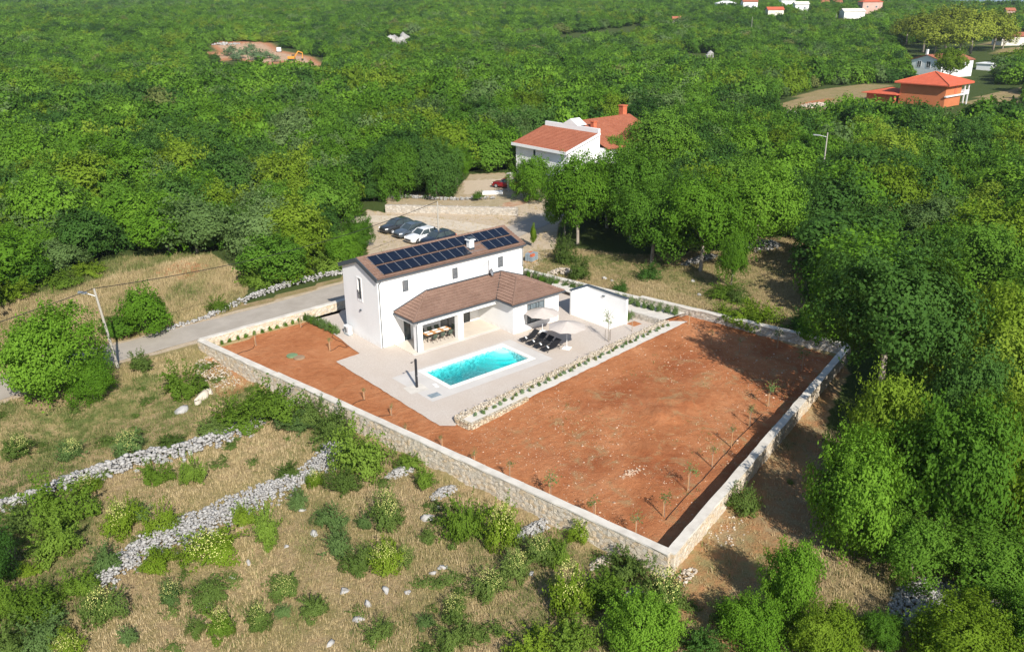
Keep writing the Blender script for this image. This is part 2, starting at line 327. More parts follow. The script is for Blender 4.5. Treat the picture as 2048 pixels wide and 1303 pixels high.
class MB:
    def __init__(s): s.v = []; s.f = []; s.mi = []
    def add(s, vs, fs, mi=0):
        o = len(s.v); s.v += [tuple(map(float, v)) for v in vs]; s.f += [tuple(o + i for i in f) for f in fs]; s.mi += [mi] * len(fs); return s
    def box(s, x0, y0, z0, x1, y1, z1, mi=0):
        vs = [(x, y, z) for z in (z0, z1) for y in (y0, y1) for x in (x0, x1)]
        return s.add(vs, [(0, 2, 3, 1), (4, 5, 7, 6), (0, 1, 5, 4), (2, 6, 7, 3), (0, 4, 6, 2), (1, 3, 7, 5)], mi)
    def beam(s, a, b, w, h, mi=0, up=(0, 0, 1)):
        a = Vector(a); b = Vector(b); d = (b - a); d.normalize(); u = Vector(up); sx = d.cross(u)
        if sx.length < 1e-4: sx = d.cross(Vector((1, 0, 0)))
        sx.normalize(); u = sx.cross(d); sx *= w / 2; u *= h / 2
        vs = [p + i * sx + j * u for p in (a, b) for i, j in ((-1, -1), (1, -1), (1, 1), (-1, 1))]
        return s.add(vs, [(3, 2, 1, 0), (4, 5, 6, 7), (0, 1, 5, 4), (1, 2, 6, 5), (2, 3, 7, 6), (3, 0, 4, 7)], mi)
    def tube(s, pts, r, n=8, mi=0):
        pts = [Vector(p) for p in pts]; r = r if hasattr(r, '__len__') else [r] * len(pts); vs = []; fs = []
        for i, p in enumerate(pts):
            d = (pts[min(i + 1, len(pts) - 1)] - pts[max(i - 1, 0)]).normalized(); a = d.cross(Vector((0, 0, 1)))
            if a.length < 1e-3: a = d.cross(Vector((1, 0, 0)))
            a.normalize(); bb = d.cross(a)
            vs += [p + (a * math.cos(2 * math.pi * k / n) + bb * math.sin(2 * math.pi * k / n)) * r[i] for k in range(n)]
        for i in range(len(pts) - 1):
            fs += [(i * n + k, i * n + (k + 1) % n, (i + 1) * n + (k + 1) % n, (i + 1) * n + k) for k in range(n)]
        fs += [tuple(range(n))[::-1], tuple((len(pts) - 1) * n + k for k in range(n))]
        return s.add(vs, fs, mi)
    def prism(s, poly, z0, z1, mi=0):
        n = len(poly); vs = [(x, y, z0) for x, y in poly] + [(x, y, z1) for x, y in poly]
        return s.add(vs, [tuple(range(n))[::-1], tuple(range(n, 2 * n))] + [(i, (i + 1) % n, n + (i + 1) % n, n + i) for i in range(n)], mi)
    def lathe(s, prof, n=16, mi=0, c=(0, 0, 0)):
        vs = [(c[0] + r * math.cos(2 * math.pi * k / n), c[1] + r * math.sin(2 * math.pi * k / n), c[2] + z) for r, z in prof for k in range(n)]
        fs = [(i * n + k, i * n + (k + 1) % n, (i + 1) * n + (k + 1) % n, (i + 1) * n + k) for i in range(len(prof) - 1) for k in range(n)]
        fs += [tuple(range(n))[::-1], tuple((len(prof) - 1) * n + k for k in range(n))]
        return s.add(vs, fs, mi)
    def build(s, name, mats, parent=None, smooth=False, bevel=0, label=None):
        me = bpy.data.meshes.new(name); me.from_pydata(s.v, [], s.f)
        mats = mats if isinstance(mats, (list, tuple)) else [mats]
        for m in mats: me.materials.append(m)
        for p, i in zip(me.polygons, s.mi): p.material_index = i; p.use_smooth = smooth
        bm = bmesh.new(); bm.from_mesh(me); bmesh.ops.recalc_face_normals(bm, faces=bm.faces); bm.to_mesh(me); bm.free()
        o = bpy.data.objects.new(name, me); COL.objects.link(o); o.parent = parent
        if bevel:
            b = o.modifiers.new('bevel', 'BEVEL'); b.width = bevel; b.segments = 2; b.limit_method = 'ANGLE'
        if label: o['label'] = label
        return o
def npmesh(name, V, Q, mats, attrs=None, parent=None, smooth=False, tri=False):
    "fast mesh from arrays: V (n,3), Q (m,4) quads or (m,3) triangles; attrs {name: per-vertex floats}"
    k = Q.shape[1]; me = bpy.data.meshes.new(name); me.vertices.add(len(V)); me.vertices.foreach_set('co', np.ascontiguousarray(V, np.float32).ravel())
    me.loops.add(Q.size); me.loops.foreach_set('vertex_index', np.ascontiguousarray(Q, np.int32).ravel())
    me.polygons.add(len(Q)); me.polygons.foreach_set('loop_start', np.arange(0, Q.size, k, dtype=np.int32)); me.polygons.foreach_set('loop_total', np.full(len(Q), k, np.int32))
    if smooth: me.polygons.foreach_set('use_smooth', np.ones(len(Q), bool))
    for m in (mats if isinstance(mats, (list, tuple)) else [mats]): me.materials.append(m)
    for a, v in (attrs or {}).items():
        at = me.attributes.new(a, 'FLOAT', 'POINT'); at.data.foreach_set('value', np.ascontiguousarray(v, np.float32))
    me.update(calc_edges=True); me.validate()
    o = bpy.data.objects.new(name, me); COL.objects.link(o); o.parent = parent
    return o
def sheet(name, poly, z, mat, parent=None, holes=(), kind='structure', dz=None):
    "flat polygon with holes"
    bm = bmesh.new()
    for ring in [poly, *holes]:
        vs = [bm.verts.new((x, y, z)) for x, y in ring]
        for i in range(len(vs)): bm.edges.new((vs[i], vs[(i + 1) % len(vs)]))
    bmesh.ops.triangle_fill(bm, edges=bm.edges[:], use_beauty=True)
    for f in bm.faces:
        if f.normal.z < 0: f.normal_flip()
    me = bpy.data.meshes.new(name); bm.to_mesh(me); bm.free(); me.materials.append(mat)
    o = bpy.data.objects.new(name, me); COL.objects.link(o); o.parent = parent
    if kind: o['kind'] = kind
    return o

# ------------------------------------------------------------------ ground sheet with zones
def P(*q): return [gp(*a) for a in q]
PLOT = [A0, B0, C0, D0]
def off(poly, d):
    cx = sum(p[0] for p in poly) / len(poly); cy = sum(p[1] for p in poly) / len(poly)
    return [(cx + (x - cx) * (1 + d / math.hypot(x - cx, y - cy)), cy + (y - cy) * (1 + d / math.hypot(x - cx, y - cy))) for x, y in poly]
MEADOW = P((-120, 620), (60, 588), (130, 552), (240, 515), (420, 507), (500, 560), (486, 606), (420, 650), (205, 712), (-120, 770))
ROADPATH = [(-90, -4), (-60, 3.5), (-42, 9.5), (-30, 13.8), (-20.4, 15.8), (-13.5, 15.9), (-5, 16.1), (5, 17.2), (15, 19.0), (25, 21.0), (36, 23.8), (46, 27), (56, 29.5), (75, 30)]
YARDG = P((733, 418), (733, 512), (700, 560), (700, 640), (1045, 560), (1110, 500), (1120, 430), (1090, 396), (1010, 420), (880, 428), (770, 425))
COURT = P((770, 382), (775, 425), (880, 432), (1010, 428), (1100, 410), (1105, 385), (1010, 345), (940, 348), (905, 385))
RIGHTF = P((1040, 515), (1075, 500), (1150, 497), (1260, 510), (1480, 500), (1500, 478), (1640, 470), (1665, 500), (1650, 600), (1640, 668), (1690, 700))[0:] + [(33.5, -28), (25.5, 12)]
LANE = P((1690, 700), (1340, 1140), (1290, 1200), (1330, 1303), (1500, 1340), (1560, 1180), (1620, 1060), (1640, 950), (1650, 850), (1700, 740))
CLEAR1 = P((405, 100), (440, 84), (520, 80), (560, 88), (600, 112), (650, 118), (640, 134), (600, 130), (440, 126))
CLEAR2 = P((115, 172), (235, 180), (225, 194), (120, 186))
CLEAR3 = P((1550, 212), (1640, 175), (1760, 168), (1800, 200), (1700, 215), (1640, 235), (1550, 240))
CLEAR4 = P((1100, 72), (1290, 52), (1280, 64), (1120, 80))
CLEAR5 = P((1985, 75), (2060, 70), (2060, 110), (1990, 105))
CLEAR6 = P((1940, 195), (2060, 170), (2060, 250), (1950, 235))
def axis(lo, hi, step, far, g=1.12):
    a = list(np.arange(lo, hi + 1e-6, step)); s = step
    while a[-1] < far: s = min(s * g, 120); a.append(a[-1] + s)
    s = step; b = []
    x = lo
    while x > -far * .35: s = min(s * g, 200); x -= s; b.append(x)
    return np.array(b[::-1] + a)
xs = axis(-48, 72, .6, 6500); ys = axis(-62, 62, .6, 6500)
X, Y = np.meshgrid(xs, ys, indexing='ij'); Z = H(X, Y)
inside = inpoly(X, Y, off(PLOT, -1.3)); Z = np.where(inside, -3.0, Z)
def zone(*polys): 
    z = np.zeros(X.shape)
    for p in polys: z = np.maximum(z, inpoly(X, Y, p))
    return z
wod = 1 - zone(MEADOW, YARDG, COURT, RIGHTF, LANE, CLEAR1, CLEAR2, CLEAR3, CLEAR4, CLEAR5, CLEAR6, PLOT)
dAB = (X + 13) * -.988 + (Y - 11.3) * -.156
fore = (dAB > -.5) & (Y < 14) | (((X + 5) * .257 + (Y + 39.4) * -.966 > -.5) & (X < 12 + (Y + 50) * .3))
wod = np.where(fore, 0, wod)
for i in range(len(ROADPATH) - 1):
    (ax, ay), (bx, by) = ROADPATH[i], ROADPATH[i + 1]; t = np.clip(((X - ax) * (bx - ax) + (Y - ay) * (by - ay)) / ((bx - ax) ** 2 + (by - ay) ** 2), 0, 1)
    dd = np.hypot(X - ax - t * (bx - ax), Y - ay - t * (by - ay)); wod = np.where(dd < 4.2, 0, wod)
shoulder = np.zeros(X.shape)
for i in range(len(ROADPATH) - 1):
    (ax, ay), (bx, by) = ROADPATH[i], ROADPATH[i + 1]; t = np.clip(((X - ax) * (bx - ax) + (Y - ay) * (by - ay)) / ((bx - ax) ** 2 + (by - ay) ** 2), 0, 1); shoulder = np.maximum(shoulder, np.hypot(X - ax - t * (bx - ax), Y - ay - t * (by - ay)) < 3.1)
red = zone(CLEAR1, P((300, 548), (360, 520), (425, 530), (370, 560)), P((1010, 405), (1110, 395), (1110, 412), (1000, 418)), P((1610, 205), (1650, 198), (1660, 212), (1615, 222))) \
    + .44 * zone(LANE) + .5 * zone(P((440, 700), (400, 720), (440, 800), (500, 780), (520, 740)))
grv = .52 * zone(CLEAR1) + zone(YARDG) * .62 + .9 * zone(P((735, 425), (735, 450), (900, 445), (960, 470), (1110, 440), (1100, 420), (900, 436)), P((930, 362), (1010, 358), (1015, 378), (930, 388)), CLEAR2) + .5 * zone(COURT) + .62 * shoulder
grn = .42 * zone(P((0, 470), (420, 505), (300, 535), (100, 580), (0, 600)), P((0, 800), (200, 800), (300, 740), (420, 780), (430, 850), (250, 930), (0, 980)), P((380, 790), (560, 740), (800, 900), (700, 960), (560, 830)), P((900, 1000), (1340, 1150), (1300, 1303), (1000, 1303))) \
    + .40 * zone(P((0, 980), (170, 960), (230, 1180), (60, 1303), (0, 1303))) + .22 * zone(P((1060, 520), (1300, 560), (1500, 640), (1640, 680), (1500, 600), (1280, 500))) + .5 * zone(CLEAR4) + .12 * zone(MEADOW, RIGHTF)
def grid_obj(name, X, Y, Z, mat, attrs, keep=None):
    n, m = X.shape; idx = np.arange(n * m).reshape(n, m)
    Q = np.stack([idx[:-1, :-1], idx[1:, :-1], idx[1:, 1:], idx[:-1, 1:]], -1).reshape(-1, 4)
    if keep is not None: Q = Q[keep.reshape(-1)]
    return npmesh(name, np.stack([X.ravel(), Y.ravel(), Z.ravel()], 1), Q, mat, {k: v.ravel() for k, v in attrs.items()}, smooth=True)
tag(grid_obj('ground', X, Y, Z, M['ground'], dict(wod=wod, red=red, grv=grv, grn=grn)), kind='structure')
tag(MB().box(-200, 1200, -58, 26000, 26000, -57).build('sea', M['sea']), kind='structure')
# patio, soil, pool -----------------------------------------------------------
PATIO = [(-1.6, 6.2), (-1.5, 11.8), (23.3, 13.3), (25.6, -10), (25.8, -13.6), (-3.4, -16.8), (-4.0, -17.1), (-4.9, -16.3), (-4.8, .1), (-2.2, .3)]
PX0, PX1, PY1, PY0 = -.39, 9.4, -6.62, -11.42            # outside of the white pool coping
WX0, WX1, WY0, WY1 = PX0 + .42, PX1 - .42, PY0 + .42, PY1 - .42
ring = lambda x0, y0, x1, y1: [(x0, y0), (x1, y0), (x1, y1), (x0, y1)]
def jag(poly, a=.10, step=.5):
    "slightly uneven edge where screed meets earth"
    out = []
    for i in range(len(poly)):
        p, q = poly[i], poly[(i + 1) % len(poly)]; n = max(1, int(math.dist(p, q) / step))
        for k in range(n): out.append((p[0] + (q[0] - p[0]) * k / n + random.uniform(-a, a) * (k > 0), p[1] + (q[1] - p[1]) * k / n + random.uniform(-a, a) * (k > 0)))
    return out
sheet('patio', jag(PATIO, .05), 0, M['patio'], holes=[ring(PX0, PY0, PX1, PY1)])
sheet('pool_surround', [(-2.9, -6.3), (10.6, -6.3), (10.6, -12.5), (-2.9, -12.5)], .004, M['paleslab'], holes=[ring(PX0, PY0, PX1, PY1)])
sx = np.arange(-15, 34, .3); sy = np.arange(-41, 14, .3); SX, SY = np.meshgrid(sx, sy, indexing='ij')
def soil_h(x, y):
    t = np.clip((x + 1) / 8, 0, 1); yp = -17.6 + (x + 1) * .118; dp = np.clip(yp - y, -3, 40)
    ramp = .34 * t * np.where(dp > -.6, np.exp(-np.clip(dp, 0, 40) / 9), 0)
    field = sstep(-3, 2, dp) * sstep(-6, 0, x + y * .1)
    return -.05 + ramp - .22 * sstep(0, 16, dp) + .05 * undul(x, y, 2.4, 2) * field + .035 * undul(x, y, .9, 5) * field + .02 * undul(x, y, 1.3, 7)
SZ = soil_h(SX, SY)
for (mx, my, mr, mh) in [(9.5, -26.5, 1.3, .32), (11.5, -24.8, 1.8, .22), (4.5, -29.5, 1.2, .16), (13.2, -26.4, 1.5, .2), (0.6, -31, .7, .12)]:
    SZ += mh * np.exp(-((SX - mx) ** 2 + (SY - my) ** 2) / mr ** 2) * (1 + .5 * undul(SX, SY, .5, 4))
rough = sstep(-18.5, -21, SY + 0 * SX) * sstep(-5.5, -1, SX) * .9 + .12
inp = inpoly(SX, SY, PLOT); pat = inpoly(SX, SY, off(PATIO, -.9))
keepc = (inp[:-1, :-1] & inp[1:, 1:] & inp[1:, :-1] & inp[:-1, 1:]) & ~(pat[:-1, :-1] & pat[1:, 1:] & pat[1:, :-1] & pat[:-1, 1:])
SZ = np.where(inpoly(SX, SY, PATIO) , np.minimum(SZ, -.05), SZ)
tag(grid_obj('soil', SX, SY, SZ, M['soil'], dict(rough=rough), keepc), kind='structure')
def sh(x, y): return float(soil_h(np.array(x), np.array(y)))
# road
def ribbon(name, path, wd, mat, z=.03, jit=.12):
    pts = []
    for i in range(len(path) - 1):
        p, q = np.array(path[i]), np.array(path[i + 1]); n = max(1, int(np.hypot(*(q - p)) / 1.5)); pts += [p + (q - p) * k / n for k in range(n)]
    pts.append(np.array(path[-1])); pts = np.array(pts)
    for _ in range(6): pts[1:-1] = (pts[:-2] + 2 * pts[1:-1] + pts[2:]) / 4
    V, Q = [], []
    for i, p in enumerate(pts):
        t = pts[min(i + 1, len(pts) - 1)] - pts[max(i - 1, 0)]; t = t / np.hypot(*t); nn = np.array([-t[1], t[0]]); w = wd(i / len(pts)) if callable(wd) else wd
        for k in range(5):
            o = (k / 4 - .5) * w + (random.uniform(-jit, jit) if k in (0, 4) else 0); c = p + nn * o; V.append((c[0], c[1], hz(*c) + z))
    for i in range(len(pts) - 1):
        for k in range(4): Q.append((i * 5 + k, i * 5 + k + 1, i * 5 + k + 6, i * 5 + k + 5))
    return tag(npmesh(name, np.array(V), np.array(Q)[:, ::-1], mat, smooth=True), kind='structure')
ribbon('road', ROADPATH, 4.3, M['asphalt'])
ribbon('gravel_track', [(36, 25), (33, 31), (31.5, 37.5), (26, 43.5), (14, 52), (0, 60)], 4.2, M['gravel'], .02, .3)
# pool -----------------------------------------------------------------------
pool = empty('swimming_pool', (0, 0, 0), 'rectangular turquoise swimming pool with white coping in the patio', 'swimming pool')
pool.location = (PX0, PY0, 0)
def pl(mb): mb.v = [(x - PX0, y - PY0, z) for x, y, z in mb.v]; return mb
c = MB()
for x0, y0, x1, y1 in [(PX0, PY0, PX1, WY0), (PX0, WY1, PX1, PY1), (PX0, WY0, WX0, WY1), (WX1, WY0, PX1, WY1)]: c.box(x0, y0, -.10, x1, y1, .03)
pl(c).build('coping', M['poolstone'], pool)
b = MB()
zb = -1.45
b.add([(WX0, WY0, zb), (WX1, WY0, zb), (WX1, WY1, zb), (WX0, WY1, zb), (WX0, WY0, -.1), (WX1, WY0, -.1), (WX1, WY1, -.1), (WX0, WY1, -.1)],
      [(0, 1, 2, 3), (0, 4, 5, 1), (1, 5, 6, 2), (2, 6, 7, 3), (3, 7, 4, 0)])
pl(b).build('basin', M['mosaic_sparkle'], pool)
s = MB()
for k in range(5):
    r = 1.0 + .52 * k; z1 = -.20 - .24 * k
    pts = [(WX1 - .01, WY1 - .01)] + [(WX1 - .01 - r * math.sin(a), WY1 - .01 - r * 1.05 * math.cos(a)) for a in np.linspace(0, math.pi / 2, 14)]
    s.prism(pts, zb + .01, z1)
pl(s).build('steps', M['poolstep'], pool)
pl(MB().box(WX0 + .004, WY0 + .004, zb + .004, WX1 - .004, WY1 - .004, -.13)).build('water', M['water'], pool)

# ------------------------------------------------------------------ boundary walls
def wall_run(name, p, q, th, zlo, zhi, cop, label, mat='masonry', cw=None, group=None, capm='coping'):
    "masonry wall from p to q with uneven lumps and separate coping; zlo/zhi functions or numbers"
    p = np.array(p, float); q = np.array(q, float); L = float(np.hypot(*(q - p))); t = (q - p) / L; n = np.array([-t[1], t[0]])
    o = empty(name, (p[0], p[1], 0), label, 'stone wall', group); mb = MB(); nu = max(2, int(L / .22)); 
    zl = zlo if callable(zlo) else (lambda u: zlo); zh = zhi if callable(zhi) else (lambda u: zhi); nv = max(3, int((zh(0) - zl(0) ) / .2))
    V = []; Q = []
    cols = []
    for i in range(nu + 1):
        u = L * i / nu; a = zl(u); b_ = zh(u); ring_ = []
        for side in (-1, 1):
            for k in range(nv + 1):
                kk = k if side < 0 else nv - k; z = a + (b_ - a) * kk / nv; j = random.uniform(-.035, .035) if kk < nv else 0
                c = t * u + n * side * (th / 2 + j + .02 * (1 - kk / nv)); ring_.append((c[0], c[1], z))
        cols.append(ring_)
    m = len(cols[0])
    for r_ in cols: V += r_
    for i in range(nu):
        for k in range(m - 1): Q.append((i * m + k, (i + 1) * m + k, (i + 1) * m + k + 1, i * m + k + 1))
    mb.add(V, Q + [tuple(range(m)), tuple(nu * m + k for k in range(m))[::-1]]); mb.build('masonry', M[mat], o)
    if cop:
        cw = cw or th + .10; c = MB(); ns = max(1, int(L / .9)); V = []
        for i in range(ns + 1):
            u = L * i / ns; z = zh(u) + (0.004)
            for s_, zz in ((-1, 0), (1, 0), (1, cop), (-1, cop)):
                cc = t * u + n * s_ * (cw / 2 + random.uniform(-.03, .03)); V.append((cc[0], cc[1], z + zz + (random.uniform(-.01, .01) if zz else 0)))
        Q = [(i * 4 + k, i * 4 + (k + 1) % 4, i * 4 + 4 + (k + 1) % 4, i * 4 + 4 + k) for i in range(ns) for k in range(4)]
        c.add(V, Q + [(0, 1, 2, 3), (ns * 4 + 3, ns * 4 + 2, ns * 4 + 1, ns * 4)]); c.build('coping', M[capm], o)
    return o
AB = np.array(B0) - np.array(A0); LAB = float(np.hypot(*AB)); tAB = AB / LAB
S1 = tuple(np.array(A0) + tAB * 12.3)
g_ = 'limestone garden walls round the plot'
wall_run('garden_wall', A0, S1, .5, -1.6, .84, .1, 'short lower run of limestone wall by the road corner, front side of the plot', group=g_)
wall_run('garden_wall', S1, B0, .5, -2.0, .93, .11, 'long front limestone wall facing the dry grass slope, pale flat coping', group=g_)
wall_run('garden_wall', B0, C0, .5, -.9, .93, .11, 'limestone wall beside the wooded lane, its dark shadow on the red earth', group=g_)
wall_run('garden_wall', C0, (27.2, -8.2), .5, -.6, .97, .11, 'back limestone wall of the red field, below the dry meadow with trees', 'masonry_grey', group=g_)
wall_run('garden_wall', (27.2, -8.2), D0, .5, -.6, .78, .11, 'lower back limestone wall behind the white shed and brown roof', 'masonry_grey', group=g_)
wall_run('garden_wall', A0, D0, .45, -.4, .86, .1, 'limestone wall between the asphalt road and the small red earth garden', group=g_)
# planter ridge along the terrace
pa, pb = np.array([-3.6, -16.75]), np.array([25.2, -13.6]); tp = (pb - pa) / np.hypot(*(pb - pa)); npn = np.array([tp[1], -tp[0]])
wall_run('planter_wall', pa, pb, .7, -.1, lambda u: .40 + .03 * math.sin(u * 3), 0, 'long low planter wall of rough yellow stone between terrace and red field', 'yellowstone')
e1 = pa + npn * 1.55
wall_run('planter_end_wall', pa, e1, .35, -.4, .44, 0, 'short low yellow stone wall closing the near end of the planter', 'yellowstone')
e2 = e1 + tp * 6.5
wall_run('planter_side_wall', e1, e2, .3, -.4, .40, 0, 'low yellow stone wall on the red earth side of the planter end', 'yellowstone')
q = [pa + tp * .1 + npn * .1, pb + npn * .1, pb + npn * 1.6 + tp * 1.3, e1 + npn * .1 + tp * .1]
sheet('planter_bed', jag([tuple(v) for v in q], .06), .34, M['screed'])
wall_run('terrace_bed_wall', (23.4, -5.0), (24.5, -13.2), .3, -.1, .55, 0, 'low stone retaining wall beside the white shed, holding the back plant bed', 'masonry_grey')
sheet('terrace_bed', [(23.5, 2), (23.5, -5), (24.6, -13.4), (28.2, -13.6), (26.9, -8), (25.2, 3)], .5, M['screed'])
tag(MB().box(22.2, -11.9, -.05, 23.3, -10.9, .03).build('earth_patch', M['soil']), kind='structure')

# ------------------------------------------------------------------ building helpers
def holes_wall(mb, o, u, n, L, z0, z1, holes, depth=.22, mi=0, top=None):
    "outer skin of a wall with rectangular openings and their reveals; top(u) gives a sloping upper edge"
    o = Vector(o); u = Vector(u).normalized(); n = Vector(n).normalized()
    us = sorted({0, L, *[h[0] for h in holes], *[h[1] for h in holes]} | ({L / 2} if top else set())); zs = sorted({z0, z1, *[h[2] for h in holes], *[h[3] for h in holes]})
    def pt(a, z, d=0): return o + u * a + Vector((0, 0, 1)) * z - n * d
    for i in range(len(us) - 1):
        for j in range(len(zs) - 1):
            a, b, c, d = us[i], us[i + 1], zs[j], zs[j + 1]
            if any(h[0] <= a + 1e-6 and b <= h[1] + 1e-6 and h[2] <= c + 1e-6 and d <= h[3] + 1e-6 for h in holes): continue
            mb.add([pt(a, c), pt(b, c), pt(b, d), pt(a, d)], [(0, 1, 2, 3)], mi)
    for a, b, c, d in holes:
        for e in ([(a, c), (a, d)], [(a, d), (b, d)], [(b, d), (b, c)], [(b, c), (a, c)]):
            mb.add([pt(*e[0]), pt(*e[1]), pt(*e[1], depth), pt(*e[0], depth)], [(0, 1, 2, 3)], mi)
    if top: mb.add([pt(0, z1), pt(L, z1), pt(L / 2, top)], [(0, 1, 2)], mi)
def tiled(name, poly, u, mat, parent, tw=.30, tl=.40, amp=.05, step=.07, th=.05, dx=6):
    "interlocking-tile surface filling the planar 3D polygon; u is the eave direction"
    P0 = [Vector(p) for p in poly]; nn = Vector((0, 0, 0))
    for i in range(len(P0)): nn += P0[i].cross(P0[(i + 1) % len(P0)])
    nn.normalize()
    if nn.z < 0: nn = -nn
    u = Vector(u); u = (u - nn * u.dot(nn)).normalized(); v = nn.cross(u)
    if v.z < 0: v = -v
    o = P0[0]; cu = [(p - o).dot(u) for p in P0]; cv = [(p - o).dot(v) for p in P0]
    u0, u1, v0, v1 = min(cu), max(cu), min(cv), max(cv)
    nu = int(math.ceil((u1 - u0) / tw * dx)); nv = int(math.ceil((v1 - v0) / tl)); bm = bmesh.new(); rows = []
    for j in range(nv):
        for k, hh in ((0, step), (.999, 0)):
            vv = min(v1, v0 + (j + k) * tl); row = []
            for i in range(nu + 1):
                uu = min(u1, u0 + i * tw / dx); ph = (uu - u0) / tw * 2 * math.pi
                h = hh + amp * (max(0, math.sin(ph)) ** 1.3 - .25 * max(0, -math.sin(ph)))
                row.append(bm.verts.new(o + u * uu + v * vv + nn * (th + h)))
            rows.append(row)
    for a, b in zip(rows[:-1], rows[1:]):
        for i in range(nu): bm.faces.new((a[i], a[i + 1], b[i + 1], b[i]))
    base = [bm.verts.new(o + u * a + v * b) for a, b in ((u0, v0), (u1, v0))]
    cen = sum(P0, Vector()) / len(P0)
    for i in range(len(P0)):
        a, b = P0[i], P0[(i + 1) % len(P0)]; e = b - a; pn = Vector((e.y, -e.x, 0)).normalized()
        if pn.dot(cen - a) > 0: pn = -pn
        bmesh.ops.bisect_plane(bm, geom=bm.verts[:] + bm.edges[:] + bm.faces[:], plane_co=a, plane_no=pn, clear_outer=True)
    # closed underside so that the roof is a slab
    lo = [bm.verts.new(p) for p in P0]; bm.faces.new(lo)
    me = bpy.data.meshes.new(name); bm.normal_update(); bm.to_mesh(me); bm.free(); me.materials.append(mat)
    ob = bpy.data.objects.new(name, me); COL.objects.link(ob); ob.parent = parent; return ob
def window(parent, o, u, n, w, h, depth=.14, fr=.06, mat='darkmetal', pane='curtain', mull=(), trans=(), name='window'):
    "frame with panes as sub-parts; o = lower corner on the outer wall face"
    o = Vector(o); u = Vector(u).normalized(); n = Vector(n).normalized(); up = Vector((0, 0, 1)); b = o - n * depth
    f = MB()
    def bar(a0, z0, a1, z1):
        vs = [b + u * x + up * z + n * d for d in (0, .06) for x, z in ((a0, z0), (a1, z0), (a1, z1), (a0, z1))]
        f.add(vs, [(0, 3, 2, 1), (4, 5, 6, 7), (0, 1, 5, 4), (1, 2, 6, 5), (2, 3, 7, 6), (3, 0, 4, 7)])
    bar(0, 0, w, fr); bar(0, h - fr, w, h); bar(0, fr, fr, h - fr); bar(w - fr, fr, w, h - fr)
    for m_ in mull: bar(m_ - .03, fr, m_ + .03, h - fr)
    xs_ = [fr] + [m for m in mull] + [w - fr]
    for t_ in trans:
        for i in range(len(xs_) - 1): bar(xs_[i] + (.03 if i else 0), t_ - .02, xs_[i + 1] - (.03 if i < len(xs_) - 2 else 0), t_ + .02)
    W_ = f.build(name, M[mat], parent)
    p = MB(); vs = [b + u * x + up * z + n * .02 for x, z in ((fr, fr), (w - fr, fr), (w - fr, h - fr), (fr, h - fr))]
    vs += [v - n * .012 for v in vs]; p.add(vs, [(0, 1, 2, 3), (7, 6, 5, 4), (0, 4, 5, 1), (1, 5, 6, 2), (2, 6, 7, 3), (3, 7, 4, 0)]); p.build('pane', M[pane], W_)
    return W_

# ------------------------------------------------------------------ the villa
VL, VW, VH = 17.72, 6.37, 6.4
villa = empty('white_villa', (0, 0, 0), 'white two storey villa with brown tiled roofs and solar panels beside the pool', 'house')
mb = MB()
gw = [(3.02, 3.62, 4.05, 6.15)]
fh = [(2.72, 3.36, 5.02, 6.12), (8.55, 9.19, 5.02, 6.12), (14.35, 14.99, 5.02, 6.12), (2.62, 3.40, .06, 2.15), (6.9, 8.9, .06, 2.25), (9.75, 10.6, .06, 2.15)]
holes_wall(mb, (0, 0, 0), (1, 0, 0), (0, -1, 0), VL, -.3, VH + .35, fh)
holes_wall(mb, (0, VW, 0), (0, -1, 0), (-1, 0, 0), VW, -.3, VH + .35, [(VW - h[1], VW - h[0], h[2], h[3]) for h in gw], top=8.0)
holes_wall(mb, (VL, 0, 0), (0, 1, 0), (1, 0, 0), VW, -.3, VH + .35, [], top=8.0)
holes_wall(mb, (VL, VW, 0), (-1, 0, 0), (0, 1, 0), VL, -.3, VH + .35, [])
mb.box(.3, .3, -.02, VL - .3, VW - .3, .05); mb.box(.3, 1.6, .05, VL - .3, 1.75, 6.4)
mb.build('wall', M['stucco'], villa)
# raised trim round the gable window
t = MB(); 
for y0, z0, y1, z1 in [(2.86, 3.93, 3.02, 6.27), (3.62, 3.93, 3.80, 6.27), (3.02, 6.15, 3.62, 6.27), (2.80, 3.86, 3.86, 3.93)]: t.box(-.04, y0, z0, 0.02, y1, z1)
gwn = window(villa, (0, 3.62, 4.05), (0, -1, 0), (-1, 0, 0), .6, 2.1, .16, .06, pane='glass', trans=(1.0,))
t.build('window_surround', M['white'], gwn)
k = MB(); k.tube([(-.10, 2.98, 4.9 + .12), (-.10, 3.3, 4.75), (-.1, 3.64, 4.95)], .02, 5)
for i in range(6): k.tube([(-.10, 3.05 + i * .11, 4.13), (-.10, 3.05 + i * .11, 5.0)], .012, 5)
k.build('railing', M['darkmetal'], gwn)
for x in (2.72, 8.55, 14.35):
    wn = window(villa, (x - .0, 0, 5.02), (1, 0, 0), (0, -1, 0), .64, 1.10, .03, .05, 'greymetal')
    MB().box(x - .05, -.06, 4.96, x + .69, .0, 5.02).build('sill', M['white'], wn)
    cu = MB(); 
    for i in range(3): cu.box(x + .07 + i * .045, -.012, 5.10 + .05 * (4 - i), x + .10 + i * .045, -.007, 6.05)
    cu.build('curtain_fold', M['silver'], wn)
window(villa, (2.62, 0, .06), (1, 0, 0), (0, -1, 0), .78, 2.09, .12, .05, pane='glass', name='glass_door')
window(villa, (6.9, 0, .06), (1, 0, 0), (0, -1, 0), 2.0, 2.19, .14, .06, pane='curtain', mull=(1.0,), name='sliding_door')
window(villa, (9.75, 0, .06), (1, 0, 0), (0, -1, 0), .85, 2.09, .12, .06, pane='glass', name='glass_door')
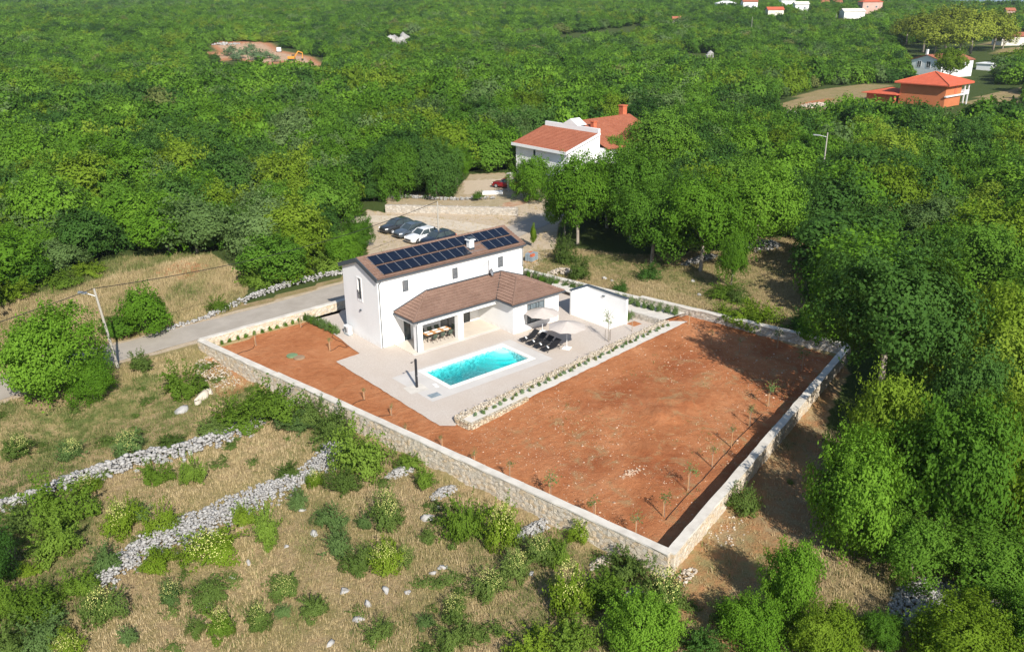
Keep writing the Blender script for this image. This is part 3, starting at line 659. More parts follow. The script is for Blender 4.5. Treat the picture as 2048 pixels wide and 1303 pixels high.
# wing
wm = MB(); WXa, WXb, WYf = 11.71, VL, -5.53
holes_wall(wm, (WXa, WYf, 0), (1, 0, 0), (0, -1, 0), WXb - WXa, -.1, 3.05, [(13.50 - WXa, 15.82 - WXa, .64, 2.68)])
holes_wall(wm, (WXa, -.001, 0), (0, -1, 0), (-1, 0, 0), -WYf - .001, -.1, 3.05, [])
holes_wall(wm, (WXb, WYf, 0), (0, 1, 0), (1, 0, 0), -WYf - .001, -.1, 3.05, [])
wm.add([(WXa, WYf, 3.05), (WXb, WYf, 3.05), (WXb, -.001, 3.05), (WXa, -.001, 3.05)], [(0, 1, 2, 3)])
wm.box(WXa + .3, WYf + .8, .0, WXb - .3, WYf + .9, 3)
wm.build('wing_wall', M['stucco'], villa)
ww = window(villa, (13.50, WYf, .64), (1, 0, 0), (0, -1, 0), 2.32, 2.04, .06, .07, pane='glass', mull=(.42, 1.18, 1.55))
sl = MB()
for i in range(15): sl.box(13.60, WYf + .02, .75 + i * .125, 15.72, WYf + .035, .80 + i * .125)
sl.build('blind', M['block'], ww)
MB().box(13.42, WYf - .06, .58, 15.9, WYf, .64).build('sill', M['white'], ww)
# porch floor, pillars, beam
MB().box(1.35, -3.25, -.02, WXa - .002, -.002, .07).build('porch_floor', M['deck'], villa)
MB().box(1.30, -3.55, -.02, WXa - .002, -3.25, .035).build('porch_step', M['paleslab'], villa)
for x in (2.01, 6.77): MB().box(x, -3.18, .07, x + .62, -2.58, 2.62).build('pillar', M['stucco'], villa, bevel=.01)
bmm = MB(); bmm.box(1.95, -3.2, 2.622, WXa - .003, -2.62, 2.98); bmm.box(1.95, -2.62, 2.622, 2.45, -.002, 2.98); bmm.build('porch_beam', M['stucco'], villa)
MB().box(1.7, -3.3, 2.985, WXa - .004, -.003, 3.02).build('porch_ceiling', M['wingsoffit'], villa)
# roofs
k = .361; ey = -.28; ez = 6.86; rz = ez + k * (VW / 2 - ey)
front = tiled('main_roof', [(-.17, ey, ez), (VL + .17, ey, ez), (VL + .17, VW / 2, rz), (-.17, VW / 2, rz)], (1, 0, 0), M['tile'], villa)
tiled('main_roof', [(-.17, VW - ey, ez), (VL + .17, VW - ey, ez), (VL + .17, VW / 2, rz), (-.17, VW / 2, rz)], (1, 0, 0), M['tile'], villa)
rc = MB()
for i in range(44):
    x = -.17 + i * .411; rc.tube([(x, VW / 2, rz + .05), (x + .40, VW / 2, rz + .05)], [.145, .125], 10)
rc.build('ridge_cap', M['tile'], villa)
for x, sgn in ((-.20, -1), (VL + .17, 1)):
    for y0, y1 in ((ey - .04, VW / 2), (VW - ey + .04, VW / 2)):
        vt = MB(); vt.beam((x + .02 * sgn, y0, ez - .06 + (0 if 1 else 0)), (x + .02 * sgn, y1, rz - .06 + .0), .10 if sgn < 0 else .03, .40 if sgn < 0 else .16); vt.build('verge_trim', M['greymetal'], villa)
gt = MB(); gt.beam((-.12, ey - .06, ez - .05), (VL + .14, ey - .06, ez - .05), .13, .12); gt.beam((-.12, VW - ey + .06, ez - .05), (VL + .14, VW - ey + .06, ez - .05), .13, .12); gt.build('gutter', M['greymetal'], villa)
sf = MB(); sf.box(-.13, ey + .02, ez - .16, VL + .13, -.004, ez - .06); sf.box(-.13, VW + .004, ez - .16, VL + .13, VW - ey - .02, ez - .06); sf.build('soffit', M['wingsoffit'], villa)
dp = MB(); dp.tube([(.16, ey - .04, ez - .12), (.16, ey - .02, ez - .3), (.12, -.07, ez - .5), (.12, -.07, .02)], .045, 8); dp.build('downpipe', M['greymetal'], villa)
dp = MB(); dp.tube([(VL - .2, ey - .04, ez - .12), (VL - .15, -.07, ez - .4), (VL - .15, -.07, 4.5)], .045, 8); dp.build('downpipe', M['greymetal'], villa)
# porch + wing roofs
eY, eZ, tZ, hx, xl = -3.42, 3.18, 4.43, 5.35, 1.55
kk = (tZ - eZ) / -eY; wl, wr, wf = 11.3, 18.12, -5.95; rx = (wl + wr) / 2; wtop = eZ + kk * (rx - wl); ra = wf + (rx - wl)
tZ = wtop; eY = -(tZ - eZ) / kk
tiled('porch_roof', [(xl, eY, eZ), (wl, eY, eZ), (rx, 0, tZ), (hx, 0, tZ)], (1, 0, 0), M['tile'], villa)
tiled('porch_roof', [(xl, 0, eZ), (xl, eY, eZ), (hx, 0, tZ)], (0, 1, 0), M['tile'], villa)
tiled('wing_roof', [(wl, wf, eZ), (wl, eY, eZ), (rx, 0, tZ), (rx, ra, tZ)], (0, 1, 0), M['tile'], villa)
tiled('wing_roof', [(wl, wf, eZ), (wr, wf, eZ), (rx, ra, tZ)], (1, 0, 0), M['tile'], villa)
tiled('wing_roof', [(wr, wf, eZ), (wr, 0, eZ), (rx, 0, tZ), (rx, ra, tZ)], (0, 1, 0), M['tile'], villa)
def caps(a, b, r=.12):
    hp = MB(); a, b = Vector(a), Vector(b); n = int((b - a).length / .4); 
    for i in range(n): hp.tube([a + (b - a) * i / n, a + (b - a) * (i + 1.04) / n], [r, r * .86], 8)
    hp.build('hip_cap', M['tile'], villa)
z_ = .06
caps((xl, eY, eZ + z_), (hx, -.05, tZ + z_)); caps((wl, wf, eZ + z_), (rx, ra, tZ + z_)); caps((wr, wf, eZ + z_), (rx, ra, tZ + z_)); caps((rx, ra, tZ + z_), (rx, -.05, tZ + z_))
vb = MB(); vb.beam((wl, eY, eZ + .10), (rx - .02, -.03, tZ + .10), .10, .02); vb.build('valley_gutter', M['darkmetal'], villa)
fl = MB(); fl.beam((xl, -.02, eZ + .14), (hx, -.02, tZ + .14), .04, .20); fl.beam((hx, -.02, tZ + .14), (rx, -.02, tZ + .14), .04, .20); fl.beam((rx, -.02, tZ + .14), (VL, -.02, tZ + .14 - (VL - rx) * kk), .04, .2); fl.build('flashing', M['greymetal'], villa)
g2 = MB(); G = eZ - .03
for a, b_ in [((xl - .05, 0, G), (xl - .05, eY - .05, G)), ((xl - .1, eY - .05, G), (wl, eY - .05, G)), ((wl - .05, eY - .05, G), (wl - .05, wf - .05, G)), ((wl - .1, wf - .05, G), (wr + .1, wf - .05, G)), ((wr + .05, wf - .05, G), (wr + .05, 0, G))]:
    g2.beam(a, b_, .11, .12)
g2.tube([(2.0, eY - .03, G - .05), (1.98, -3.25, G - .4), (1.95, -3.22, .05)], .035, 6)
g2.build('gutter', M['greymetal'], villa)
# solar panels on the front slope
nrm = Vector((0, -k, 1)).normalized(); vv = Vector((0, 1, k)).normalized(); pw, ph_ = 1.005, 1.42
def panel(i, row, x):
    y0 = .06 if row else 1.60
    base = Vector((x, y0, ez + k * (y0 - ey))) + nrm * .17
    return base
src = None
spots = [(0, .77 + i * 1.032) for i in range(16)] + [(1, .77 + i * 1.032) for i in range(10)] + [(1, 13.15 + i * 1.032) for i in range(4)]
for row, x in spots:
    if src is None:
        m1 = MB().box(.02, .02, 0, pw - .02, ph_ - .02, .035); src = m1.build('solar_panel', M['solar'], villa)
        fr = MB(); O = [(0, 0), (pw, 0), (pw, ph_), (0, ph_)]; I = [(.022, .022), (pw - .022, .022), (pw - .022, ph_ - .022), (.022, ph_ - .022)]
        vs = [(x_, y_, z_) for z_ in (-.01, .045) for r_ in (O, I) for x_, y_ in r_]
        for q_ in range(4):
            a_, b_ = q_, (q_ + 1) % 4; fr.add([], [], 0)
            fr.f += [(a_, b_, 4 + b_, 4 + a_), (8 + a_, 12 + a_, 12 + b_, 8 + b_), (a_, 8 + a_, 8 + b_, b_), (4 + a_, 4 + b_, 12 + b_, 12 + a_)]; fr.mi += [q_ % 2 == 0] * 4
        fr.v = vs; fr.mi = [0 if not m else 1 for m in fr.mi]; fr.build('frame', [M['silver'], M['darkmetal']], src)
        o = src
    else: o = copy_tree(src, villa)
    o.location = panel(0, row, x); o.rotation_euler = (math.atan(k), 0, 0)
rl = MB()
for y0 in (.35, 1.2, 1.9, 2.75):
    z0 = ez + k * (y0 - ey); rl.beam((.6, y0, z0 + .12), (17.4, y0, z0 + .12), .04, .04)
rl.build('mounting_rail', M['silver'], villa)
# chimney
cy = .95; cz = ez + k * (cy - ey); cb = MB().box(11.3, cy - .26, cz - .3, 11.86, cy + .26, cz + .95); ch = cb.build('chimney', M['stucco'], villa)
MB().box(11.27, cy - .29, cz - .15, 11.89, cy + .29, cz + .22).build('flashing', M['greymetal'], ch)
MB().box(11.18, cy - .38, cz + .95, 11.98, cy + .38, cz + 1.04).build('cap', M['white'], ch)
cw = MB(); cw.box(11.3, cy - .26, cz + 1.18, 11.86, cy + .26, cz + 1.26)
for a in (11.34, 11.78):
    for b_ in (cy - .22, cy + .18): cw.box(a, b_, cz + 1.04, a + .04, b_ + .04, cz + 1.18)
cw.build('cowl', M['greymetal'], ch)
# antenna and dish
an = MB(); ax_ = 13.05; an.tube([(ax_, -.12, 4.45), (ax_, -.12, 6.15)], .025, 6); an.tube([(ax_ - .9, -.35, 5.72), (ax_ + .1, -.1, 6.05)], .015, 5)
for i in range(6):
    q = Vector((ax_ - .85 + i * .17, -.34 + i * .045, 5.735 + i * .057)); an.tube([q + Vector((.05, -.22, 0)), q + Vector((-.05, .22, 0))], .009, 4)
an.tube([(ax_, 0, 4.8), (ax_, -.12, 4.8)], .02, 5); an.build('antenna', M['silver'], villa)
ds = MB(); ds.lathe([(.02, 0), (.2, .03), (.34, .09), (.40, .14), (.405, .145), (.34, .10), (.2, .04), (.02, .012)], 18)
d_ = ds.build('satellite_dish', M['silver'], villa, True); d_.location = (ax_ + .05, -.34, 4.85); d_.rotation_euler = (rad(72), 0, rad(35))
MB().box(-.14, 3.24, 2.88, 0.0, 3.42, 3.02).build('wall_lamp', M['greymetal'], villa)
# ------------------------------------------------------------------ shower nook (white angled wall)
nook = empty('garden_screen_wall', (19.7, -5.4, 0), 'white angled screen wall with grey coping, standing on the terrace near the villa wing', 'screen wall')
Q0 = (19.7, -5.4)
m1 = MB(); m1.box(0, -.02, -.1, 2.55, .25, 2.68); m1.box(2.3, -5.5, -.1, 2.55, -.02, 2.68); m1.build('wall', M['stucco'], nook)
m1 = MB(); m1.box(-.05, -.08, 2.684, 2.62, .31, 2.76); m1.box(2.22, -5.56, 2.684, 2.62, -.08, 2.76); m1.build('coping', M['greymetal'], nook)
MB().box(.0, -5.32, -.02, 2.3, -.02, .09).build('platform', M['poolstone'], nook)
MB().box(2.17, -2.5, 2.15, 2.3, -2.2, 2.25).build('wall_lamp', M['greymetal'], nook)

# ------------------------------------------------------------------ terrace furniture
def lounger(x, y, label):
    t = empty('sun_lounger', (x, y, 0), label, 'sun lounger', 'black sun loungers in a row')
    fr = MB(); w2 = .34
    for s_ in (-w2, w2):
        fr.beam((0, s_, .34), (1.28, s_, .34), .045, .06); fr.beam((1.28, s_, .34), (1.98, s_, .86), .045, .06)
        fr.beam((1.38, s_, .34), (2.05, s_, .34), .04, .05)
    fr.beam((0, -w2, .34), (0, w2, .34), .04, .05); fr.beam((1.98, -w2, .86), (1.98, w2, .86), .04, .05); fr.beam((2.03, -w2, .34), (2.03, w2, .34), .04, .04)
    fr.beam((1.72, -w2 + .06, .66), (1.95, -w2 + .06, .33), .03, .03); fr.beam((1.72, w2 - .06, .66), (1.95, w2 - .06, .33), .03, .03)
    fr.build('frame', M['darkmetal'], t)
    s_ = MB(); s_.box(.02, -w2 + .02, .345, 1.28, w2 - .02, .375)
    s_.beam((1.28, 0, .36), (1.96, 0, .865), 2 * w2 - .04, .03); s_.build('sling', M['black'], t)
    for lx, ly in ((.25, -w2), (.25, w2), (1.75, -w2), (1.75, w2)): MB().beam((lx, ly, .0), (lx + (.12 if lx < 1 else -.12), ly, .32), .04, .04).build('leg', M['darkmetal'], t)
    tw = MB(); tw.tube([(.45, -.05, .44), (.62, .42, .44)], .07, 8); r = tag(tw.build('rolled_towel', M['towel'], None, True), 'rolled white towel lying on the ' + label.split(' sun')[0] + ' sun lounger', 'towel', 'white towels on the loungers')
    r.location = (x, y - .18, 0)
for y, l in ((-7.75, 'first'), (-8.85, 'second'), (-9.85, 'third'), (-10.85, 'fourth')):
    lounger(10.85, y, l + (' black' if 1 else '') + ' sun lounger ' + {'first': 'nearest the villa wing', 'second': 'from the villa wing', 'third': 'from the villa wing', 'fourth': 'closest to the red field and planter'}[l])
def parasol(x, y, label, poleh=2.2, r=1.95, rz=0.2):
    t = empty('parasol', (x, y, 0), label, 'parasol', 'cream parasols on the terrace', rz)
    MB().tube([(0, 0, .05), (0, 0, poleh + .42)], .03, 8).build('pole', M['white'], t)
    c = MB(); n = 8; vs = [(0, 0, poleh + .52)] + [(r * math.cos(2 * math.pi * k_ / n), r * math.sin(2 * math.pi * k_ / n), poleh - .03) for k_ in range(n)] + [(.985 * r * math.cos(2 * math.pi * (k_ + .5) / n) * math.cos(math.pi / n) , .985 * r * math.sin(2 * math.pi * (k_ + .5) / n) * math.cos(math.pi / n), poleh - .0) for k_ in range(n)]
    fs = []
    for k_ in range(n): fs += [(0, 1 + k_, 9 + k_), (0, 9 + k_, 1 + (k_ + 1) % n)]
    c.add(vs, fs); o = c.build('canopy', M['fabric'], t); sm = o.modifiers.new('t', 'SOLIDIFY'); sm.thickness = .012
    rb = MB()
    for k_ in range(n): rb.tube([(0, 0, poleh + .46), (r * .97 * math.cos(2 * math.pi * k_ / n), r * .97 * math.sin(2 * math.pi * k_ / n), poleh - .07)], .012, 4)
    rb.build('rib', M['darkmetal'], t)
    bs = MB().box(-.38, -.38, 0, .38, .38, .09); bs.build('base', M['white'], t, bevel=.02)
parasol(14.3, -6.9, 'cream parasol right beside the villa wing window', 2.0, 1.75)
parasol(13.2, -11.55, 'cream parasol standing away from the wall, above the last sun loungers', 2.2, 1.85, .45)
# shower post
t = empty('outdoor_shower', (-2.31, -9.34, 0), 'tall dark outdoor shower column at the near end of the pool', 'shower')
MB().box(-.09, -.07, 0, .09, .07, 2.62).build('column', M['darkmetal'], t, bevel=.01)
a_ = MB(); a_.tube([(-.08, 0, 2.45), (-.38, .02, 2.45)], .018, 6); a_.lathe([(.09, 0), (.09, .03), (.02, .05)], 10, 0, (-.40, .02, 2.38)); a_.build('shower_head', M['darkmetal'], t)
MB().box(-.02, -.14, 1.05, .04, -.07, 1.15).build('tap', M['silver'], t)
sheet('shower_tray', [(-3.3, -8.7), (-1.6, -8.9), (-1.75, -10.4), (-3.45, -10.2)], .010, M['screed'])
for i, (x, y, wx, wy, m_, nm, lb) in enumerate([(-2.1, -11.6, 1.0, .7, 'block', 'drain_grate', 'grey grate hatch in the patio near the shower'), (-.85, -9.9, .32, .3, 'white', 'skimmer_lid', 'white square skimmer lid nearest the pool end, first of two'), (-.95, -10.35, .32, .3, 'white', 'skimmer_lid', 'white square skimmer lid farther from the shower, second of two')]):
    l_ = MB().box(-wx / 2, -wy / 2, .008, wx / 2, wy / 2, .03); 
    if nm == 'drain_grate':
        for g in range(9): l_.box(-wx / 2 + .05 + g * .1, -wy / 2 + .05, .03, -wx / 2 + .09 + g * .1, wy / 2 - .05, .045)
    o = l_.build(nm, M[m_]); o.location = (x, y, 0); o.rotation_euler = (0, 0, -.05); tag(o, lb, 'lid' if 'lid' in nm else 'grate')
# dining table and chairs
t = empty('dining_table', (5.4, -1.42, .07), 'long teak dining table with place mats under the porch roof', 'table')
tp_ = MB()
for i in range(5): tp_.box(-1.45, -.45 + i * .18, .71, 1.45, -.28 + i * .18, .75)
tp_.build('tabletop', M['wood'], t)
for x, y in ((-1.3, -.36), (1.3, -.36), (-1.3, .36), (1.3, .36)): MB().beam((x, y, 0), (x, y, .71), .07, .07).build('leg', M['darkmetal'], t)
for i, (x, y) in enumerate([(-.95, -.27), (0, -.27), (.95, -.27), (-.95, .27), (0, .27), (.95, .27)]):
    o = MB().box(-.3, -.15, 0, .3, .15, .012).build('place_mat', M['towel']); o.location = (5.4 + x, -1.42 + y, .822); nm = ['near', 'middle', 'far'][i % 3]
    tag(o, f'white place mat on the {"pool" if i < 3 else "house"} side of the dining table, {nm} one', 'place mat', 'white place mats')
def chair(x, y, rz, label):
    t = empty('garden_chair', (x, y, .07), label, 'chair', 'green chairs round the dining table', rz)
    MB().box(-.23, -.22, .43, .23, .22, .46).build('seat', M['olivefab'], t)
    b_ = MB(); b_.beam((0, .22, .5), (0, .34, .90), .46, .03); b_.build('backrest', M['olivefab'], t)
    f_ = MB()
    for s_ in (-.25, .25): f_.beam((s_, -.2, .64), (s_, .26, .66), .04, .03); f_.beam((s_, .2, .42), (s_, .34, .92), .025, .03)
    f_.beam((-.25, .27, .6), (.25, .27, .6), .02, .02); f_.build('armrest', M['darkmetal'], t)
    for s_ in (-.24, .24):
        for y0, y1 in ((-.22, .12), (.26, -.08)): MB().beam((s_, y0, 0), (s_, y1, .44), .025, .025).build('leg', M['darkmetal'], t)
for i, x in enumerate((4.55, 5.45, 6.35)): chair(x, -2.15, math.pi, 'green garden chair on the pool side of the dining table, ' + ['by the corner pillar', 'middle one', 'by the second pillar'][i])
for i, x in enumerate((4.35, 5.25, 6.1)): chair(x, -.72, 0, 'green garden chair on the house side of the dining table, ' + ['by the glass door', 'middle one', 'by the sliding door'][i])
chair(7.15, -1.4, -math.pi / 2, 'green garden chair at the far head of the dining table'); chair(3.6, -1.45, math.pi / 2, 'green garden chair at the near head of the dining table')
# heat pump
t = empty('heat_pump', (-.55, 5.25, 0), 'white outdoor heat pump unit against the villa gable wall', 'heat pump')
MB().box(-.2, -.5, .08, .2, .5, .92).build('casing', M['white'], t, bevel=.04)
f_ = MB(); f_.lathe([(.30, 0), (.30, .03), (.26, .03), (.26, .01)], 20); o = f_.build('fan_grille', M['silver'], t); o.location = (-.2, .12, .5); o.rotation_euler = (0, -math.pi / 2, 0)
MB().box(-.22, -.45, 0, .22, .45, .08).build('foot', M['block'], t)
for x, y, m_, l_ in ((-7.25, 3.95, 'lidgreen', 'round green tank lid in the red garden'), (-6.95, 3.1, 'lidbrown', 'round soil stained tank lid next to the green one')):
    o = MB().lathe([(.52, 0), (.52, .1), (.46, .13), (.1, .15), (.02, .15)], 24).build('tank_lid', M[m_], None, False); o.location = (x, y, sh(x, y) + .02); tag(o, l_, 'lid')
# ------------------------------------------------------------------ irrigation hoses
def hose(label, pts):
    P_ = []
    for i in range(len(pts) - 1):
        for k_ in range(5):
            f = k_ / 5; x = pts[i][0] + (pts[i + 1][0] - pts[i][0]) * f; y = pts[i][1] + (pts[i + 1][1] - pts[i][1]) * f; P_.append((x, y, sh(x, y) + .045))
    P_.append((*pts[-1], sh(*pts[-1]) + .045)); tag(MB().tube(P_, .022, 5).build('irrigation_hose', M['hose']), label, 'hose', 'black irrigation hoses')
def px_(*q): return [gz(a, b_, -.05) for a, b_ in q]
hose('black hose curving to the sapling by the road side garden wall', px_((510, 690), (506, 697), (495, 702), (485, 704), (475, 709)))
hose('black hose from the central garden sapling to the villa gable', px_((661, 702), (668, 699), (678, 692), (690, 695), (698, 692)))
hose('black hose round the patio corner near the heat pump', px_((667, 668), (664, 674), (672, 680), (684, 684), (695, 693)))
hose('black hose at the topmost sapling of the small garden', px_((603, 655), (608, 650), (616, 647), (636, 648)))
hose('black hose arching from the sapling opposite the patio to the wall', px_((731, 800), (722, 801), (710, 806), (698, 816), (690, 819)))
hose('black hose arching from the next sapling near the patio corner', px_((783, 830), (774, 831), (760, 832), (747, 840)))
hose('black hose along the long front wall inside the field', [(-7.6, -15.9), (-7.0, -18.5), (-6.9, -20.5), (-6.5, -22.8), (-6.1, -25.5), (-5.7, -28), (-5.3, -30), (-4.9, -32.5), (-4.2, -35)])
hose('black hose along the lane side wall inside the field', [(-1.2, -35.9), (1.5, -35.1), (4.5, -34.4), (8, -33.4), (12, -32.3), (16, -31.3)])

# ------------------------------------------------------------------ foliage generators
def unit(v): return v / np.maximum(np.linalg.norm(v, axis=1, keepdims=True), 1e-9)
def leaf_quads(C, N, size, rs, asp=.62):
    "rhombic leaf quads at C facing N"
    n = len(C); a = unit(np.cross(N, rs.normal(size=(n, 3)))); b = np.cross(N, a)
    s = (size * rs.uniform(.6, 1.35, n))[:, None]; L = a * s; W = b * s * asp
    V = np.stack([C - L, C + W - L * .15, C + L, C - W - L * .15], 1).reshape(-1, 3)
    return V, np.arange(n * 4).reshape(n, 4)
def crown(seed, nleaf, size, lobes=16, zs=.8, shape='round', up=.25, inner=.25, gap=.0):
    rs = np.random.default_rng(seed)
    d = unit(rs.normal(size=(lobes, 3))); d[:, 2] = np.abs(d[:, 2]) * 1.3 - .62
    if shape == 'column': d[:, :2] *= .45; d[:, 2] = rs.uniform(-.75, .95, lobes)
    if shape == 'bush': d[:, 2] = np.abs(d[:, 2]) * .9 - .3
    if shape == 'umbrella': d[:, 2] = rs.uniform(.1, .6, lobes)
    rr = rs.uniform(.38, .92, lobes)[:, None]; Cn = d * rr
    Lr = rs.uniform(.13, .36, lobes) * (1.15 if shape != 'umbrella' else .8)
    Cn = np.vstack([Cn, [[0, 0, .0]]]); Lr = np.append(Lr, .42 if shape == 'round' else .4)
    wts = Lr ** 2; k = rs.choice(len(Lr), nleaf, p=wts / wts.sum())
    dir_ = unit(rs.normal(size=(nleaf, 3))); dir_[:, 2] += .15; dir_ = unit(dir_)
    # twig clumps: leaves gather around random tips on each lobe
    tips = unit(rs.normal(size=(len(Lr) * 26, 3))); ti = rs.integers(0, 26, nleaf) * len(Lr) + k
    tw_ = rs.uniform(.5, 2.2, (nleaf, 1)); dir_ = unit(dir_ * .55 + tips[ti] * tw_)
    rad_ = Lr[k] * np.where(rs.random(nleaf) < inner, rs.uniform(.3, .85, nleaf), rs.uniform(.82, 1.13, nleaf))
    rad_ = rad_ * (1 + .22 * rs.random(len(tips))[ti])
    C = Cn[k] + dir_ * rad_[:, None]
    if shape == 'round':                                   # sprays of twigs leaving the outline
        sh_ = rs.random(nleaf) < .14; ns = 60; sd_ = unit(rs.normal(size=(ns, 3)) + [0, 0, .35]); si = rs.integers(0, ns, nleaf)
        C = np.where(sh_[:, None], sd_[si] * (rs.uniform(.6, 1.0, nleaf) * (.85 + .3 * rs.random(ns)[si]))[:, None] + rs.normal(size=(nleaf, 3)) * .05, C)
    if shape == 'bush':                                    # leafy shoots standing out of the outline
        sh_ = rs.random(nleaf) < .20; ns = 34; sd_ = unit(rs.normal(size=(ns, 3)) * [.8, .8, .5] + [0, 0, .75]); si = rs.integers(0, ns, nleaf); tl_ = rs.uniform(.55, 1.12, nleaf)
        C = np.where(sh_[:, None], sd_[si] * (tl_ * (.8 + .35 * np.random.default_rng(seed + 1).random(ns)[si]))[:, None] + rs.normal(size=(nleaf, 3)) * .035, C)
    dd = np.linalg.norm(C[:, None, :] - Cn[None], axis=2) / Lr[None]
    buried = (dd < .68).any(1) & (rs.random(nleaf) < .75); ok = ~buried & (C[:, 2] > (-1.0 if shape == 'round' else -.62))
    C, dir_, k = C[ok], dir_[ok], k[ok]; n = len(C)
    N = unit(dir_ * .6 + unit(C) * .5 + unit(rs.normal(size=(n, 3))) * .52 + np.array([0, 0, up]))
    if shape in ('bush', 'round', 'column'):
        ph = rs.uniform(0, 6.28, 6); w3 = np.stack([np.sin(C[:, 1] * 3.1 + ph[0]) + .5 * np.sin(C[:, 2] * 6.3 + ph[1]), np.sin(C[:, 2] * 2.7 + ph[2]) + .5 * np.sin(C[:, 0] * 5.7 + ph[3]), np.sin(C[:, 0] * 3.3 + ph[4]) + .5 * np.sin(C[:, 1] * 6.1 + ph[5])], 1)
        C = C + w3 * (.13 if shape == 'bush' else .10)
    C = C * np.array([1, 1, zs])
    V, Q = leaf_quads(C, N, size, rs)
    tint = np.clip(.5 + rs.normal(size=len(Lr))[k] * .14 + rs.normal(size=n) * .09, 0, 1)
    return V, Q, np.repeat(tint, 4)
def mesh_of(name, V, Q, mat, lv):
    o = npmesh(name, V, Q, mat, dict(lv=lv)); me = o.data; bpy.data.objects.remove(o); return me
MID = [mesh_of('crown', *crown(100 + i, 15000, .041, 26 + i * 2, .82, 'round')[:2], LM['mid'], crown(100 + i, 15000, .041, 26 + i * 2, .82, 'round')[2]) for i in range(5)]
NEAR = [mesh_of('crown', *c_[:2], LM['mid'], c_[2]) for c_ in [crown(200 + i, 42000, .0265, 44, .85, 'round') for i in range(4)]]
COLM = [mesh_of('crown', *c_[:2], LM['mid'], c_[2]) for c_ in [crown(300 + i, 6500, .055, 14, 1.15, 'column') for i in range(2)]]
BUSH = [mesh_of('foliage', *c_[:2], LM['mid'], c_[2]) for c_ in [crown(400 + i, 6500, .040, 13, .85, 'bush', .35) for i in range(7)]]
PINE = [mesh_of('crown', *c_[:2], LM['pine'], c_[2]) for c_ in [crown(500 + i, 8000, .05, 24, .9, 'round', .3) for i in range(2)]]
OLIV = [mesh_of('crown', *c_[:2], LM['olive'], c_[2]) for c_ in [crown(600 + i, 1500, .075, 9, .85, 'round', .3, .4) for i in range(3)]]
def flowers(seed, n=520):
    rs = np.random.default_rng(seed); d = unit(rs.normal(size=(n, 3))); d[:, 2] = np.abs(d[:, 2]); k = unit(rs.normal(size=(9, 3))); k[:, 2] = abs(k[:, 2])
    d = unit(d + k[rs.integers(0, 9, n)] * .6); C = d * np.array([.82, .82, .80]) * rs.uniform(.85, 1.08, (n, 1)); V, Q = leaf_quads(C, unit(d + rs.normal(size=(n, 3)) * .5), .021, rs, .8)
    return mesh_of('blossom', V, Q, M['flower'], np.zeros(len(V)))
SPARSE = [mesh_of('foliage', *c_[:2], LM['grey'], c_[2]) for c_ in [crown(650 + i, 230, .10, 9, 1.1, 'bush', .2, .6) for i in range(4)]]
FLOW = [flowers(s_) for s_ in (1, 2, 3)]
def trunk_mesh(seed, hb, spread=.75, r0=.05, lim=7):
    "unit-crown trunk: base at z=-hb, crown centre at 0"
    rs = random.Random(seed); mb = MB(); lean = (rs.uniform(-.1, .1), rs.uniform(-.1, .1))
    top = (lean[0], lean[1], -.15); mb.tube([(0, 0, -hb), (lean[0] * .3, lean[1] * .3, -hb * .6), top, (lean[0] * 1.6, lean[1] * 1.6, .18)], [r0 * 1.25, r0, r0 * .75, r0 * .2], 7)
    for i in range(lim):
        a = i * 2.4 + rs.uniform(-.4, .4); z0 = rs.uniform(-hb * .55, -.05); s_ = spread * rs.uniform(.6, 1)
        mb.tube([(lean[0] * .5, lean[1] * .5, z0), (s_ * .45 * math.cos(a), s_ * .45 * math.sin(a), z0 + .28), (s_ * math.cos(a), s_ * math.sin(a), min(.12, z0 + .55 + rs.uniform(0, .1)))], [r0 * .5, r0 * .32, r0 * .08], 5)
    me = mb.build('trunk', M['bark'], None, True); m_ = me.data; bpy.data.objects.remove(me); return m_
TRK = [trunk_mesh(i, .85, .6) for i in range(3)]; TRKT = [trunk_mesh(20 + i, 1.65, .8, .06, 9) for i in range(3)]
def put(name, me, parent, loc=(0, 0, 0), rz=0, sc=(1, 1, 1), mat=None):
    o = bpy.data.objects.new(name, me); COL.objects.link(o); o.parent = parent; o.location = loc; o.rotation_euler = (0, 0, rz); o.scale = sc
    if mat: o.material_slots[0].link = 'OBJECT'; o.material_slots[0].material = mat
    return o
def make_tree(x, y, r, h, tone, label, group=None, kind='broadleaf_tree', tall=False, protos=None, cat='tree', z=None, bark='bark'):
    "r crown radius, h total height"
    z = hz(x, y) if z is None else z
    t = empty(kind, (x, y, z), label, cat, group, random.uniform(0, 6.28)); d = dist(x, y)
    pr_ = protos or (NEAR if d < 75 and r > 2.2 else MID); me = random.choice(pr_)
    hb = (1.75 if h > 15 else 1.18) if tall else .78
    szz = h / (hb + .85); zc = hb * szz
    put('crown', me, t, (0, 0, zc), 0, (r, r * random.uniform(.9, 1.1), szz), LM[tone])
    put('trunk', random.choice(TRKT if tall else TRK), t, (0, 0, zc), 0, (r * .8, r * .8, szz), M[bark])
    return t
TREES = []                                                 # x, y, r for spacing
MANUAL = []
def px_tree(bx, by, wpx, hpx, tone, label, **k):
    x, y = gp(bx, by); D = dist(x, y); r = wpx / 2 * D / FPX * .96; h = hpx * D / FPX / 1.0
    TREES.append((x, y, r)); MANUAL.append((x, y)); return make_tree(x, y, r, h, tone, label, **k)
